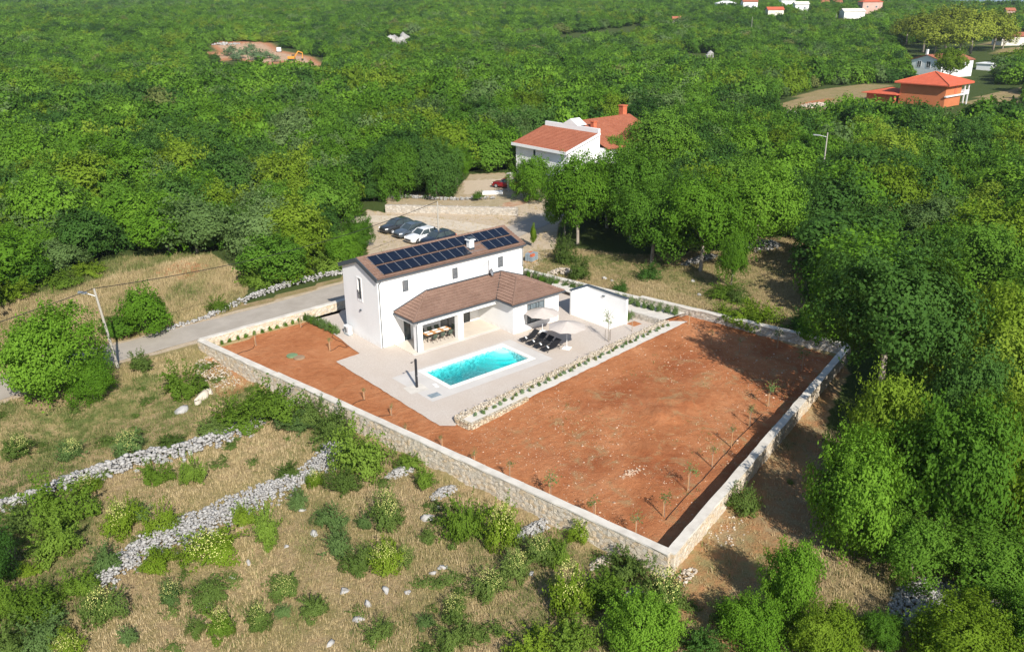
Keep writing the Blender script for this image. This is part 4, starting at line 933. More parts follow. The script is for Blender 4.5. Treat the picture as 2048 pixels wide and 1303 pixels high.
# individually placed trees ------------------------------------------------
px_tree(118, 788, 185, 172, 'bright', 'big round bright green tree standing at the road below the utility pole', protos=NEAR)
px_tree(188, 800, 90, 84, 'bright', 'small round tree grown into the right flank of the big roadside tree', protos=NEAR)
px_tree(72, 762, 95, 112, 'bright', 'rounded tree filling the left flank of the big roadside tree', protos=NEAR)
px_tree(297, 668, 92, 98, 'bright', 'solitary bushy green tree in the tawny meadow beside the road', kind='meadow_tree')
px_tree(245, 672, 70, 45, 'mid', 'low leafy tree at the roadside verge just right of the utility pole', kind='meadow_tree')
px_tree(1156, 488, 135, 185, 'bright', 'tall slender tree at the bend of the road behind the pallet of blocks', tall=True, protos=NEAR)
px_tree(1130, 470, 80, 120, 'mid', 'leafy tree leaning over the shaded road bend', tall=True, protos=NEAR)
px_tree(1262, 482, 165, 190, 'mid', 'broad tree with shaded trunk behind the pale forked trunk', tall=True, protos=NEAR)
px_tree(1301, 528, 150, 172, 'mid', 'tree with a pale forked trunk in the dry meadow', tall=True, protos=NEAR)
px_tree(1400, 543, 172, 200, 'bright', 'tree with a straight dark trunk by the shaded stone heap in the meadow', tall=True, protos=NEAR)
px_tree(1462, 582, 62, 120, 'bright', 'slim leaning tree standing alone nearest the garden wall in the dry meadow', tall=True, protos=NEAR)
px_tree(1510, 505, 160, 175, 'bright', 'tree with bent grey trunk beside the pale stone heap in the upper meadow', tall=True, protos=NEAR)
px_tree(1368, 500, 120, 165, 'dark', 'darker tree in the second rank of the meadow grove', tall=True, protos=NEAR)
px_tree(1215, 455, 140, 150, 'mid', 'leafy tree of the meadow grove closest to the road', tall=True, protos=NEAR)
px_tree(1590, 475, 120, 130, 'dark', 'shady tree at the upper end of the meadow, beside the stone heap', protos=NEAR)
px_tree(1645, 520, 60, 100, 'dark', 'small dark tree at the meadow edge before the tall grey green tree', protos=NEAR)
px_tree(1066, 494, 24, 48, 'yellow', 'young slim poplar at the road corner behind the villa', kind='young_tree', protos=COLM, tall=True)
px_tree(690, 535, 84, 74, 'bright', 'rounded tree at the wood edge just left of the parked cars yard', protos=NEAR)
px_tree(722, 498, 62, 72, 'mid', 'tree at the left rim of the parking ground', protos=NEAR)
px_tree(748, 402, 44, 44, 'dark', 'dark tree where the gravel track leaves the parking ground')
px_tree(1063, 402, 92, 96, 'bright', 'round tree in front of the red roofed white house', protos=NEAR)
px_tree(872, 392, 112, 120, 'dark', 'dark broad tree behind the stone walled strip near the parked cars', protos=NEAR)
px_tree(800, 396, 105, 112, 'mid', 'dense tree next to the dark broad tree behind the parked cars', protos=NEAR)
px_tree(915, 372, 62, 86, 'bright', 'lighter tree leaning over the sandy courtyard', tall=True, protos=NEAR)
px_tree(957, 402, 26, 20, 'mid', 'little round shrub tree on the sandy strip above the stone retaining wall', kind='young_tree', protos=BUSH)
px_tree(1196, 392, 74, 52, 'grey', 'pale leafed tree under the gable of the red roofed white house', protos=NEAR)
px_tree(1238, 352, 84, 84, 'mid', 'tree standing against the right flank of the red roofed white house', protos=NEAR)
px_tree(1322, 345, 150, 125, 'mid', 'large round tree hiding the rear of the red roofed white house', protos=NEAR)
px_tree(1255, 300, 70, 60, 'yellow', 'yellowish tree touching the brick chimney end of the white house')
px_tree(1248, 432, 150, 112, 'mid', 'broad tree between the red roofed white house and the road', protos=NEAR)
px_tree(1172, 432, 90, 78, 'mid', 'bushy tree at the entrance of the red roofed white house', protos=NEAR)
px_tree(430, 128, 28, 20, 'dark', 'dark round tree at the near corner of the red earth clearing')
for i, (bx, by, wd) in enumerate([(462, 112, 34), (480, 119, 34), (500, 110, 36), (520, 120, 34), (536, 118, 28), (552, 124, 22), (508, 122, 30), (470, 124, 26)]):
    px_tree(bx, by, wd, wd * .6, 'olive', 'silvery olive tree in the red earth clearing, ' + ['leftmost at the back', 'front left', 'at the back centre', 'front centre right', 'right of centre', 'nearest the excavator', 'middle of the front edge', 'front edge nearest the dark tree'][i], kind='olive_tree', protos=OLIV, group='olive trees in the clearing')
for i, (bx, by, wd) in enumerate([(1845, 108, 70), (1890, 100, 74), (1940, 112, 80), (1985, 104, 66), (1915, 122, 70), (2005, 98, 46), (1868, 118, 60), (1812, 92, 50)]):
    px_tree(bx, by, wd, wd * 1.0, 'pine', 'ochre green pine of the grove above the white house, ' + ['second from its left end', 'tall one left of the middle', 'wide one in the middle', 'tall one near the right end', 'lower front one in the middle', 'rightmost one', 'lower front one on the left', 'leftmost smallest one'][i], kind='pine_tree', tall=True, protos=PINE, group='pine grove')
px_tree(1898, 164, 52, 62, 'yellow', 'thin loose tree between the orange house and the white house', tall=True)
# tall grey green tree right of the field, nearest woods
for a in [
          (1950, 600, 180, 150, 'mid', 'high tree behind the big bluish tree beyond the field corner'),
          (1965, 900, 230, 250, 'yellow', 'tall light green tree with a pale trunk in the right hand wood'),

          (1752, 1000, 180, 270, 'yellow', 'bright tree overhanging the lane beside the garden wall'),
          (1880, 1080, 210, 300, 'mid', 'dense tree in the near wood above the grey scree'),
          (1695, 1100, 185, 255, 'bright', 'bright green tree at the near end of the lane wood'),
          (2030, 1060, 220, 260, 'yellow', 'yellow green tree at the right margin above the grey scree'),
          (1980, 1180, 190, 120, 'mid', 'low tree right of the grey scree'),
          (1820, 1150, 160, 130, 'mid', 'leafy low tree at the upper edge of the grey scree'),
          (1905, 960, 170, 260, 'dark', 'dark tree in the middle of the near right wood'),
          (2060, 820, 240, 240, 'bright', 'large pale green tree cut by the right margin'),
          (1576, 1235, 110, 180, 'bright', 'tall bush like tree with pointed shoots below the wall end'),
          (1505, 1290, 130, 110, 'bright', 'round low tree at the bottom edge below the wall end'),
          (1650, 1320, 140, 120, 'yellow', 'yellow green low tree at the bottom edge, right of the lane'),
          (1925, 1330, 190, 130, 'yellow', 'yellowish tree at the bottom edge below the grey scree'),
          (1285, 1300, 150, 140, 'bright', 'bright bushy tree below the near corner of the garden wall'),
          (1760, 1290, 90, 70, 'mid', 'small tree amid the dry grass below the grey scree'),
          (2050, 1300, 120, 130, 'mid', 'tree in the bottom right corner of the scene')]:
    px_tree(*a, protos=NEAR)
for (wx_, wy_, r_, h_, tn_, l_) in [(20.8, -38.2, 5.3, 15.5, 'dark', 'big bluish green tree behind the lane whose shadow falls on the red field'), (30.5, -37.5, 4.2, 9.5, 'mid', 'tree behind the back corner of the garden wall'), (27.0, -44.5, 4.4, 12.5, 'yellow', 'tall yellowish tree right of the shadow casting one')]:
    TREES.append((wx_, wy_, r_)); make_tree(wx_, wy_, r_, h_, tn_, l_, protos=NEAR, tall=h_ > 15)
# dark edge tree of the lower left margin
px_tree(-40, 1190, 120, 150, 'dark', 'dark tree just entering at the left margin below the stone ridge', protos=NEAR)
# ------------------------------------------------------------------ houses beyond
def box_house(name, x0, y0, x1, y1, h, roof, rh, wallm, roofm, label, ov=.4, rot=0, wins=(), chim=None, zoff=0, axis='x', cat='house'):
    "walls with windows, hip / gable / flat roof"
    cx, cy = (x0 + x1) / 2, (y0 + y1) / 2; z = hz(cx, cy) + zoff; o = empty(name, (cx, cy, z), label, cat, None, rot)
    a, b_ = (x1 - x0) / 2, (y1 - y0) / 2; m_ = MB(); m_.box(-a, -b_, -1.5, a, b_, h)
    A, B = a + ov, b_ + ov; r = MB()
    if roof == 'gable':
        if axis == 'x': m_.add([(-a, -b_, h), (-a, b_, h), (-a, 0, h + rh * .9)], [(0, 1, 2)]); m_.add([(a, -b_, h), (a, b_, h), (a, 0, h + rh * .9)], [(0, 1, 2)])
        else: m_.add([(-a, -b_, h), (a, -b_, h), (0, -b_, h + rh * .9)], [(0, 1, 2)]); m_.add([(-a, b_, h), (a, b_, h), (0, b_, h + rh * .9)], [(0, 1, 2)])
    m_.build('wall', M[wallm], o)
    if roof == 'gable' and axis == 'x':
        for s_ in (-1, 1):
            r.beam((-A, s_ * B / 2, h + rh / 2 + .05), (A, s_ * B / 2, h + rh / 2 + .05), math.hypot(B, rh), .18, 0, (0, s_ * rh, B))
    elif roof == 'gable':
        for s_ in (-1, 1): r.beam((s_ * A / 2, -B, h + rh / 2 + .05), (s_ * A / 2, B, h + rh / 2 + .05), math.hypot(A, rh), .18, 0, (s_ * rh, 0, A))
    elif roof == 'hip':
        e = abs(A - B); px2, py2 = (max(0, A - B), 0) if A > B else (0, max(0, B - A))
        vs = [(-A, -B, h), (A, -B, h), (A, B, h), (-A, B, h), (-px2, -py2, h + rh), (px2, py2, h + rh)]
        fs = [(0, 1, 5, 4), (1, 2, 5), (2, 3, 4, 5), (3, 0, 4)] if A > B else [(0, 1, 4), (1, 2, 5, 4), (2, 3, 5), (3, 0, 4, 5)]
        vs += [(x, y, h - .15) for x, y, _ in vs[:4]]; fs += [(6, 7, 8, 9), (0, 1, 7, 6), (1, 2, 8, 7), (2, 3, 9, 8), (3, 0, 6, 9)]
        r.add(vs, fs)
    else: r.box(-A, -B, h + .003, A, B, h + .25)
    ro = r.build('roof', M[roofm], o)
    if chim: MB().box(chim[0] - .35, chim[1] - .35, h, chim[0] + .35, chim[1] + .35, chim[2]).build('chimney', M[chim[3]], ro)
    for side, u0, z0, w_, h_ in wins:
        if side == 'w': window(o, (-a - .01, u0 + w_ / 2, z0), (0, -1, 0), (-1, 0, 0), w_, h_, .0, .09, 'white', 'glass', (w_ / 2,))
        else: window(o, (u0 - w_ / 2, -b_ - .01, z0), (1, 0, 0), (0, -1, 0), w_, h_, .0, .09, 'white', 'glass', (w_ / 2,))
    return o
# the red roofed white house in the middle distance
wh = empty('white_house', (63.6, 41.2, 0), 'white house with orange red tiled roofs and shaded front above the parked cars', 'house')
m_ = MB(); X1, Y1 = 7.6, 13.9
m_.add([(0, 0, -1), (X1, 0, -1), (X1, Y1, -1), (0, Y1, -1), (0, 0, 5.9), (X1, 0, 8.2), (X1, Y1, 8.2), (0, Y1, 5.9)], [(0, 3, 2, 1), (4, 5, 6, 7), (0, 1, 5, 4), (1, 2, 6, 5), (2, 3, 7, 6), (3, 0, 4, 7)])
m_.box(7.2, -.02, 8.0, 7.62, Y1 + .02, 8.95); m_.add([(7.19, 5.2, 8.95), (7.19, 9.2, 8.95), (7.19, 7.2, 10.0), (9.5, 5.2, 8.95), (9.5, 9.2, 8.95), (9.5, 7.2, 10.0)], [(0, 1, 2), (0, 2, 5, 3), (1, 4, 5, 2)])
m_.box(7.63, -1.4, -1, 23, 17, 5.6); m_.build('wall', M['stucco'], wh)
kx = (8.2 - 5.9) / 7.6
tiled('mono_roof', [(-.75, -.3, 5.95 - .75 * kx), (7.18, -.3, 5.95 + 7.18 * kx), (7.18, Y1 + .3, 5.95 + 7.18 * kx), (-.75, Y1 + .3, 5.95 - .75 * kx)], (0, 1, 0), M['redtile'], wh, .5, .5, .05, .05, dx=4)
m_ = MB(); m_.beam((-.8, -.35, 5.62), (-.8, Y1 + .35, 5.62), .12, .5); m_.beam((-.8, -.36, 5.74), (7.3, -.36, 8.18), .1, .42); m_.build('fascia', M['white'], wh)
tiled('rear_roof', [(7.66, -2.0, 5.5), (23.6, -2.0, 5.5), (23.6, 7.8, 9.3), (7.66, 7.8, 9.3)], (1, 0, 0), M['redtile'], wh, .5, .5, .05, .05, dx=4)
tiled('rear_roof', [(7.66, 17.6, 5.5), (23.6, 17.6, 5.5), (23.6, 7.8, 9.3), (7.66, 7.8, 9.3)], (1, 0, 0), M['redtile'], wh, .5, .5, .05, .05, dx=4)
for (x, y, z1, s_) in ((22.3, 8.4, 10.9, .55), (10.6, 4.6, 9.4, .4)):
    c_ = MB().box(x - s_, y - s_, 7.0, x + s_, y + s_, z1).box(x - s_ - .12, y - s_ - .12, z1, x + s_ + .12, y + s_ + .12, z1 + .18); c_.build('chimney', M['terracotta'], wh)
window(wh, (-.01, 9.1, 3.9), (0, -1, 0), (-1, 0, 0), .7, 1.2, 0, .06, 'white', 'glass')
MB().box(3.4, -.07, 3.3, 5.6, 0, 3.42).build('ledge', M['greymetal'], wh)
window(wh, (9.5, -1.41, 3.2), (1, 0, 0), (0, -1, 0), 1.6, 1.5, 0, .08, 'white', 'glass', (.8,))
# orange house
og = empty('orange_house', (208.3, 42.6, hz(214, 50)), 'orange house with a wide red hipped roof and white balcony band', 'house'); SX_, SY_ = 13.2, 15.0
zb_ = 0
m_ = MB(); m_.box(1.0, 1.0, -2, SX_ - 2.6, SY_ - 1, 5.6); m_.build('wall', M['orangewall'], og)
r = MB(); ap = (SX_ / 2 + .5, SY_ / 2, 8.7); A4 = [(-.3, -.3, 5.9), (SX_ + 2, -.3, 5.9), (SX_ + 2, SY_ + .3, 5.9), (-.3, SY_ + .3, 5.9)]
r.add(A4 + [ap] + [(x, y, 5.6) for x, y, _ in A4], [(0, 1, 4), (1, 2, 4), (2, 3, 4), (3, 0, 4), (5, 6, 7, 8), (0, 5, 6, 1), (1, 6, 7, 2), (2, 7, 8, 3), (3, 8, 5, 0)]); ro = r.build('roof', M['brightred'], og)
r = MB(); 
for q_ in A4: r.tube([(q_[0], q_[1], q_[2] + .08), (ap[0], ap[1], ap[2] + .08)], .14, 6)
r.build('hip_cap', M['terracotta'], ro)
m_ = MB(); m_.box(.6, .4, 2.6, SX_ + 1.2, 1.0, 2.95); m_.box(SX_ - 2.6, 1.0, 2.6, SX_ + 1.2, SY_ - 1, 2.95); m_.build('balcony_slab', M['white'], og)
m_ = MB(); m_.box(SX_ - 1.2, .42, 2.95, SX_ + 1.2, .55, 3.85); m_.box(SX_ + 1.07, .55, 2.95, SX_ + 1.2, SY_ - 1, 3.85); m_.build('balustrade', M['white'], og)
for x, y in ((SX_ + .9, .5), (SX_ - 1.5, .5), (SX_ + .9, 7.5)): MB().box(x, y, -2, x + .3, y + .3, 5.6).build('pillar', M['white'], og)
MB().box(SX_ - 2.59, 2.2, 2.96, SX_ - 2.5, 4.2, 5.2).build('balcony_door', M['glass'], og)
m_ = MB(); m_.box(6.3, .93, 3.0, 7.7, 1.0, 5.2); m_.build('window', M['terracotta'], og)
box_house('garden_pavilion', 208.5, 57.5, 219, 66, 2.4, 'hip', 1.3, 'terracotta', 'brightred', 'low red roofed pavilion beside the orange house', 1.2)
box_house('white_house', 299, 84, 318, 97, 6.2, 'gable', 2.1, 'stucco', 'redtile', 'white two storey house with orange roof behind the orange house', .5, -.18, [('s', -7.5, 3.8, 1.5, 2.3), ('s', -3.5, 3.8, 1.5, 2.3), ('s', 2, 3.8, 1.5, 1.6), ('w', 3, 3.6, 1.8, 2.4), ('w', -1, 3.6, 1.8, 2.4)], (-8.5, 1, 10.2, 'white'))
x, y = gp(1975, 140); box_house('outbuilding', x - 4, y - 3, x + 4, y + 3, 2.6, 'flat', 0, 'stucco', 'white', 'small white flat roofed outbuilding half hidden right of the white two storey house')
# village on the rise: (px, py of the near base corner, width px, storeys h, roof, wall, label)
FAR = [(1450, 20, 34, 4.5, 'hip', 'stucco', 'white', 'white village house with a pale hipped roof, farthest to the left'),
       (1497, 22, 26, 6.0, 'gable', 'stucco', 'redtile', 'white gabled village house with red roof, second from the left'),
       (1548, 30, 28, 3.2, 'gable', 'creamwall', 'brightred', 'low village building with a vivid red roof below the white flat house'),
       (1572, 20, 24, 6.5, 'flat', 'stucco', 'white', 'white flat roofed village house with a tall side block'),
       (1600, 24, 24, 4.6, 'gable', 'stucco', 'creamwall', 'white village house with veranda, right of the flat roofed one'),
       (1648, 14, 14, 3.0, 'gable', 'creamwall', 'redtile', 'tiny red roofed cottage in the trees, left one of a pair'),
       (1674, 14, 14, 3.0, 'gable', 'creamwall', 'redtile', 'tiny red roofed cottage in the trees, right one of a pair'),
       (1738, 24, 34, 6.5, 'hip', 'pinkwall', 'brightred', 'pink village house with a red hipped roof'),
       (1703, 34, 36, 2.8, 'gable', 'stucco', 'creamwall', 'long low pale roofed building in front of the pink village house'),
       (1708, 3, 16, 3.2, 'gable', 'creamwall', 'redtile', 'distant red roof at the top edge, above the pink village house, left'),
       (1772, 5, 14, 3.2, 'gable', 'creamwall', 'redtile', 'distant red roof at the top edge, above the pink village house, right'),
       (1808, 4, 20, 6.0, 'gable', 'pinkwall', 'redtile', 'tall pinkish village house at the top edge left of the pine grove'),
       (1864, 14, 36, 4.0, 'hip', 'creamwall', 'redtile', 'wide village house with a red hipped roof just above the pine grove'),
       (1914, 12, 24, 4.0, 'gable', 'creamwall', 'redtile', 'village house with an orange roof at the right end above the pines'),
       (1812, 18, 18, 3.0, 'gable', 'creamwall', 'redtile', 'low red roof peeping over the left end of the pine grove'),
       (2016, 36, 14, 4.0, 'gable', 'pinkwall', 'redtile', 'orange gabled house at the right margin beyond the pines'),
       (2020, 88, 46, 3.0, 'gable', 'creamwall', 'redtile', 'low house with a terracotta roof at the right margin beside the pine grove'),
       (1352, 50, 14, 2.6, 'gable', 'creamwall', 'redtile', 'lone little orange roof amid the wood left of the village')]
NOTREE = [(26, 36, 10.5), (16.5, 31, 4.5)]                                                # (x, y, radius) kept free of trees
for (bx, by, wp, h, rf, wm_, rm, lb) in FAR:
    x, y = gp(bx, by + 2); D = dist(x, y); wd = wp * D / FPX; dp_ = min(wd * .7, 10)
    ws = [('s', -wd * .25, h * .5, 1.4, 1.5), ('s', wd * .2, h * .5, 1.4, 1.5)] if h > 4 else []
    box_house('village_house', x - wd / 2, y - dp_ / 2, x + wd / 2, y + dp_ / 2, h + 1, rf, 1.9, wm_, rm, lb, .5, -.70, ws, (wd * .2, 1, h + 4, 'creamwall') if h > 5 and rf != 'flat' else None, .4)
    e = np.array([CAMC[0] - x, CAMC[1] - y]); e /= np.hypot(*e)
    for kq in range(7): NOTREE.append((x + e[0] * kq * 8, y + e[1] * kq * 8, wd * .62 + 2))
# ------------------------------------------------------------------ scattered wood
rx_ = lambda poly: np.array(poly)
def ext(*q): return [gp(*a) for a in q]
EXCL = [off(PLOT, 2.2), MEADOW, YARDG, off(COURT, .5), RIGHTF, LANE,
        ext((405, 100), (440, 82), (560, 86), (600, 110), (655, 116), (655, 165), (410, 165)), ext((115, 172), (238, 178), (235, 222), (112, 222)),
        ext((1540, 205), (1640, 172), (1790, 165), (1965, 140), (1965, 282), (1790, 276), (1700, 245), (1640, 275), (1545, 280)),
        ext((1812, 120), (1925, 112), (2000, 122), (2000, 205), (1812, 200)), ext((1040, 296), (1300, 262), (1290, 345), (1210, 432), (1040, 420)), ext((1100, 70), (1290, 50), (1285, 78), (1110, 95)),
        ext((1930, 195), (2070, 165), (2070, 262), (1950, 262)), ext((765, 72), (825, 72), (825, 105), (765, 105)), ext((1360, 108), (1440, 108), (1440, 140), (1360, 140)),
        ext((1790, 90), (2030, 80), (2040, 125), (1800, 128)), ext((1632, 315), (1662, 315), (1672, 425), (1618, 425)), ext((1985, 70), (2070, 68), (2070, 125), (1990, 120))]
def free(x, y, pad=0):
    ok = np.ones(x.shape, bool)
    for p in EXCL: ok &= ~inpoly(x, y, p)
    d = (x + 13) * -.988 + (y - 11.3) * -.156; dbc = (x + 5) * .257 + (y + 39.4) * -.966
    ok &= ~((d > -1) & (y < 13)); ok &= ~((dbc > -1) & (x < 14 + (y + 50) * .3)); ok &= ~((dbc > -1) & (dbc < 3.8) & (x < 34))
    ok &= ~((x < -8) & (y < 18.5) & (x > -60) & (y > 6))
    for i in range(len(ROADPATH) - 1):
        (ax, ay), (bx, by) = ROADPATH[i], ROADPATH[i + 1]; t = np.clip(((x - ax) * (bx - ax) + (y - ay) * (by - ay)) / ((bx - ax) ** 2 + (by - ay) ** 2), 0, 1)
        ok &= np.hypot(x - ax - t * (bx - ax), y - ay - t * (by - ay)) > 4.6
    for cx, cy, cr in NOTREE: ok &= (x - cx) ** 2 + (y - cy) ** 2 > cr * cr
    return ok
def scatter(r0, r1, sp, mt, seed):
    "jittered hex grid inside the wedge of view, distance r0..r1 from the camera"
    rs = np.random.default_rng(seed); lim = r1 + 5
    gx = np.arange(-lim, lim, sp); gy = np.arange(-lim, lim, sp * .87); GX, GY = np.meshgrid(gx, gy, indexing='ij'); GX = GX + (np.arange(len(gy)) % 2) * sp / 2
    GX = GX + rs.uniform(-.38, .38, GX.shape) * sp; GY = GY + rs.uniform(-.38, .38, GY.shape) * sp
    lat, fwd = GX.ravel(), GY.ravel(); r = np.hypot(lat, fwd); m_ = (r >= r0) & (r < r1) & (fwd > 5) & (np.abs(lat) < fwd * mt + 12); lat, fwd = lat[m_], fwd[m_]
    x = CAMC[0] + HD[0] * fwd + RT[0] * lat; y = CAMC[1] + HD[1] * fwd + RT[1] * lat; ok = free(x, y); return x[ok], y[ok]
x1, y1 = scatter(45, 330, 5.0, .78, 1); x2, y2 = scatter(330, 900, 6.4, .70, 2); x3, y3 = scatter(900, 3400, 13, .66, 3)
man = np.array(MANUAL); keep = np.ones(len(x1), bool)
for (mx_, my_, mr_) in TREES: keep &= np.hypot(x1 - mx_, y1 - my_) > mr_ * .85 + 1.2
x1, y1 = x1[keep], y1[keep]
r1_ = rng.choice([.75, .9, 1, 1.1, 1.35, 1.6, 1.75], len(x1)) * rng.uniform(2.4, 3.5, len(x1)) * (1 + .12 * undul(x1, y1, 22)); h1_ = np.minimum(r1_ * rng.uniform(1.4, 1.9, len(x1)), 9.5); 
# cap heights where a feature behind must stay visible
Dn = np.hypot(x1 - CAMC[0], y1 - CAMC[1]); dcam = np.sqrt(Dn ** 2 + 31 ** 2)
zz = H(x1, y1) + h1_ * .6; e = np.stack([x1, y1, zz], 1) - CAMC; dz = e @ F_; PXX = 1024 + FPX * (e @ R_) / dz; PYY = 651.5 - FPX * (e @ U_) / dz
dbc1 = (x1 + 5) * .257 + (y1 + 39.4) * -.966; nb = (dbc1 > 0) & (dbc1 < 14) & (x1 < 60); r1_ = np.where(nb, np.minimum(r1_, np.maximum(dbc1 - 2.2, 1.4)), r1_)
inv = (PXX > -60) & (PXX < 2110) & (PYY > -60) & (PYY < 1380)
score = np.where(inv, r1_ / dcam, -1); order = np.argsort(-score); NIND = 300 - 36
ind = order[:NIND]; rest = order[NIND:]
# labels by landmark, compass of the picture, and order
LMK = {'the round roadside tree': (110, 700), 'the tawny meadow': (250, 560), 'the parked cars': (830, 465), 'the dark broad tree behind the cars': (870, 340), 'the red roofed white house': (1130, 290), 'the meadow grove': (1400, 420),
       'the lane beside the garden wall': (1640, 1000), 'the tall bluish tree': (1790, 590), 'the street lamp on the concrete pole': (1645, 285), 'the orange house': (1860, 190), 'the grey rubble heap': (1580, 225), 'the bare tan clearing': (175, 182),
       'the red earth clearing': (500, 105), 'the sandy courtyard': (960, 370), 'the stone wall along the road': (590, 570), 'the grey scree': (1850, 1185), 'the pale stone heap of the meadow': (1530, 490), 'the villa roof': (860, 520)}
DIRS = ['right of', 'lower right of', 'below', 'lower left of', 'left of', 'upper left of', 'above', 'upper right of']
ORD = ['nearest', 'second', 'third', 'fourth', 'fifth', 'sixth', 'seventh', 'eighth', 'ninth', 'tenth', 'eleventh', 'twelfth', 'thirteenth', 'fourteenth', 'fifteenth', 'sixteenth', 'seventeenth', 'eighteenth', 'nineteenth', 'twentieth']
tones = ['mid', 'bright', 'dark', 'grey', 'yellow', 'mid', 'bright', 'mid', 'dark']
TW = dict(mid='mid green', bright='bright green', dark='dark green', grey='greyish green', yellow='yellow green')
buckets = {}
for i in ind:
    px_c, py_c = PXX[i], PYY[i]; nm = min(LMK, key=lambda n: math.hypot(LMK[n][0] - px_c, LMK[n][1] - py_c)); lx, ly = LMK[nm]
    dd_ = DIRS[int(((math.degrees(math.atan2(py_c - ly, px_c - lx)) + 22.5) % 360) // 45)]; nn_ = undul(x1[i], y1[i], 26, 2)
    tone = 'yellow' if nn_ > .62 and random.random() < .6 else 'dark' if nn_ < -.5 and random.random() < .6 else random.choice(tones)
    buckets.setdefault((nm, dd_, tone), []).append((math.hypot(px_c - lx, py_c - ly), i))
for (nm, dd_, tone), lst in buckets.items():
    for k_, (_, i) in enumerate(sorted(lst)):
        make_tree(float(x1[i]), float(y1[i]), float(r1_[i]), float(h1_[i]), tone, f'{TW[tone]} tree, {ORD[min(k_, 19)]} of them {dd_} {nm}', 'trees of the surrounding wood')
# everything farther: one woodland object (points carrying copies of low crowns stored in the same mesh)
fx = np.concatenate([x1[rest], x2, x3]); fy = np.concatenate([y1[rest], y2, y3]); fr_ = np.concatenate([r1_[rest], rng.choice([.7, .9, 1, 1.3, 1.6], len(x2)) * rng.uniform(3.0, 4.6, len(x2)), rng.uniform(6.0, 9.5, len(x3))])
fh_ = np.concatenate([h1_[rest], rng.uniform(3.8, 7.4, len(x2)), rng.uniform(6, 10.5, len(x3))])
fz = H(fx, fy)
kk_ = np.ones(len(fx), bool)
fx, fy, fz, fr_, fh_ = [a[kk_] for a in (fx, fy, fz, fr_, fh_)]
NPROT = 8; PV, PQ, PID, PLV = [], [], [], []; base = 0; tn = ['mid', 'bright', 'dark', 'grey', 'yellow', 'mid', 'bright', 'brown']; pmat = []
for p in range(NPROT):
    near_ = p < 4
    V, Q, lv = crown(700 + p, 3400, .078, 20, .82, 'round', .3); V = V + np.array([0, 0, .62])
    PV.append(V); PQ.append(Q + base); PID.append(np.full(len(V), p)); PLV.append(lv); pmat += [p] * len(Q); base += len(V)
PV, PQ, PID, PLV = np.vstack(PV), np.vstack(PQ), np.concatenate(PID), np.concatenate(PLV)
npt = len(fx); V = np.vstack([PV, np.stack([fx, fy, fz], 1)]); tnoise = undul(fx, fy, 45, 2) + rng.normal(size=npt) * .5
pid = np.where(tnoise > .75, 4, np.where(tnoise < -.75, 2, rng.choice([0, 1, 3, 5, 6, 0, 1, 5], npt))); pid = np.where(rng.random(npt) < .012, 7, pid)
me = bpy.data.meshes.new('woodland'); wo = npmesh('woodland', V, PQ, [LM[a] for a in tn], {}); me = wo.data
me.polygons.foreach_set('material_index', np.array(pmat, np.int32))
def at(name, typ, vals, dom='POINT'):
    a = me.attributes.new(name, typ, dom); a.data.foreach_set('value' if typ != 'FLOAT_VECTOR' else 'vector', np.ascontiguousarray(vals).ravel())
at('pid', 'INT', np.concatenate([PID, np.full(npt, -1)]).astype(np.int32)); at('lv', 'FLOAT', np.concatenate([PLV, np.zeros(npt)]).astype(np.float32))
at('pick', 'INT', np.concatenate([np.full(len(PV), -1), pid]).astype(np.int32))
at('scl', 'FLOAT_VECTOR', np.vstack([np.ones((len(PV), 3)), np.stack([fr_, fr_, fh_ / 1.35], 1)]).astype(np.float32))
at('rot', 'FLOAT_VECTOR', np.vstack([np.zeros((len(PV), 3)), np.stack([np.zeros(npt), np.zeros(npt), rng.uniform(0, 6.28, npt)], 1)]).astype(np.float32))
gt_ = bpy.data.node_groups.new('woodland', 'GeometryNodeTree'); gt_.interface.new_socket('Geometry', in_out='INPUT', socket_type='NodeSocketGeometry'); gt_.interface.new_socket('Geometry', in_out='OUTPUT', socket_type='NodeSocketGeometry')
N_ = gt_.nodes.new; Lk = gt_.links.new; gi = N_('NodeGroupInput'); go = N_('NodeGroupOutput')
def nat(name, typ): n = N_('GeometryNodeInputNamedAttribute'); n.data_type = typ; n.inputs[0].default_value = name; return n.outputs[0]
def cmp_eq(sock, v):
    n = N_('FunctionNodeCompare'); n.data_type = 'INT'; n.operation = 'EQUAL'; Lk(sock, n.inputs[2]); n.inputs[3].default_value = v; return n.outputs[0]
g2i = N_('GeometryNodeGeometryToInstance')
for p in reversed(range(NPROT)):
    sp = N_('GeometryNodeSeparateGeometry'); sp.domain = 'POINT'; Lk(gi.outputs[0], sp.inputs[0]); Lk(cmp_eq(nat('pid', 'INT'), p), sp.inputs[1]); Lk(sp.outputs[0], g2i.inputs[0])
sp = N_('GeometryNodeSeparateGeometry'); sp.domain = 'POINT'; Lk(gi.outputs[0], sp.inputs[0]); Lk(cmp_eq(nat('pid', 'INT'), -1), sp.inputs[1])
ip = N_('GeometryNodeInstanceOnPoints'); Lk(sp.outputs[0], ip.inputs['Points']); Lk(g2i.outputs[0], ip.inputs['Instance']); ip.inputs['Pick Instance'].default_value = True
Lk(nat('pick', 'INT'), ip.inputs['Instance Index']); Lk(nat('rot', 'FLOAT_VECTOR'), ip.inputs['Rotation']); Lk(nat('scl', 'FLOAT_VECTOR'), ip.inputs['Scale']); Lk(ip.outputs[0], go.inputs[0])
md = wo.modifiers.new('woodland', 'NODES'); md.node_group = gt_; tag(wo, kind='stuff')
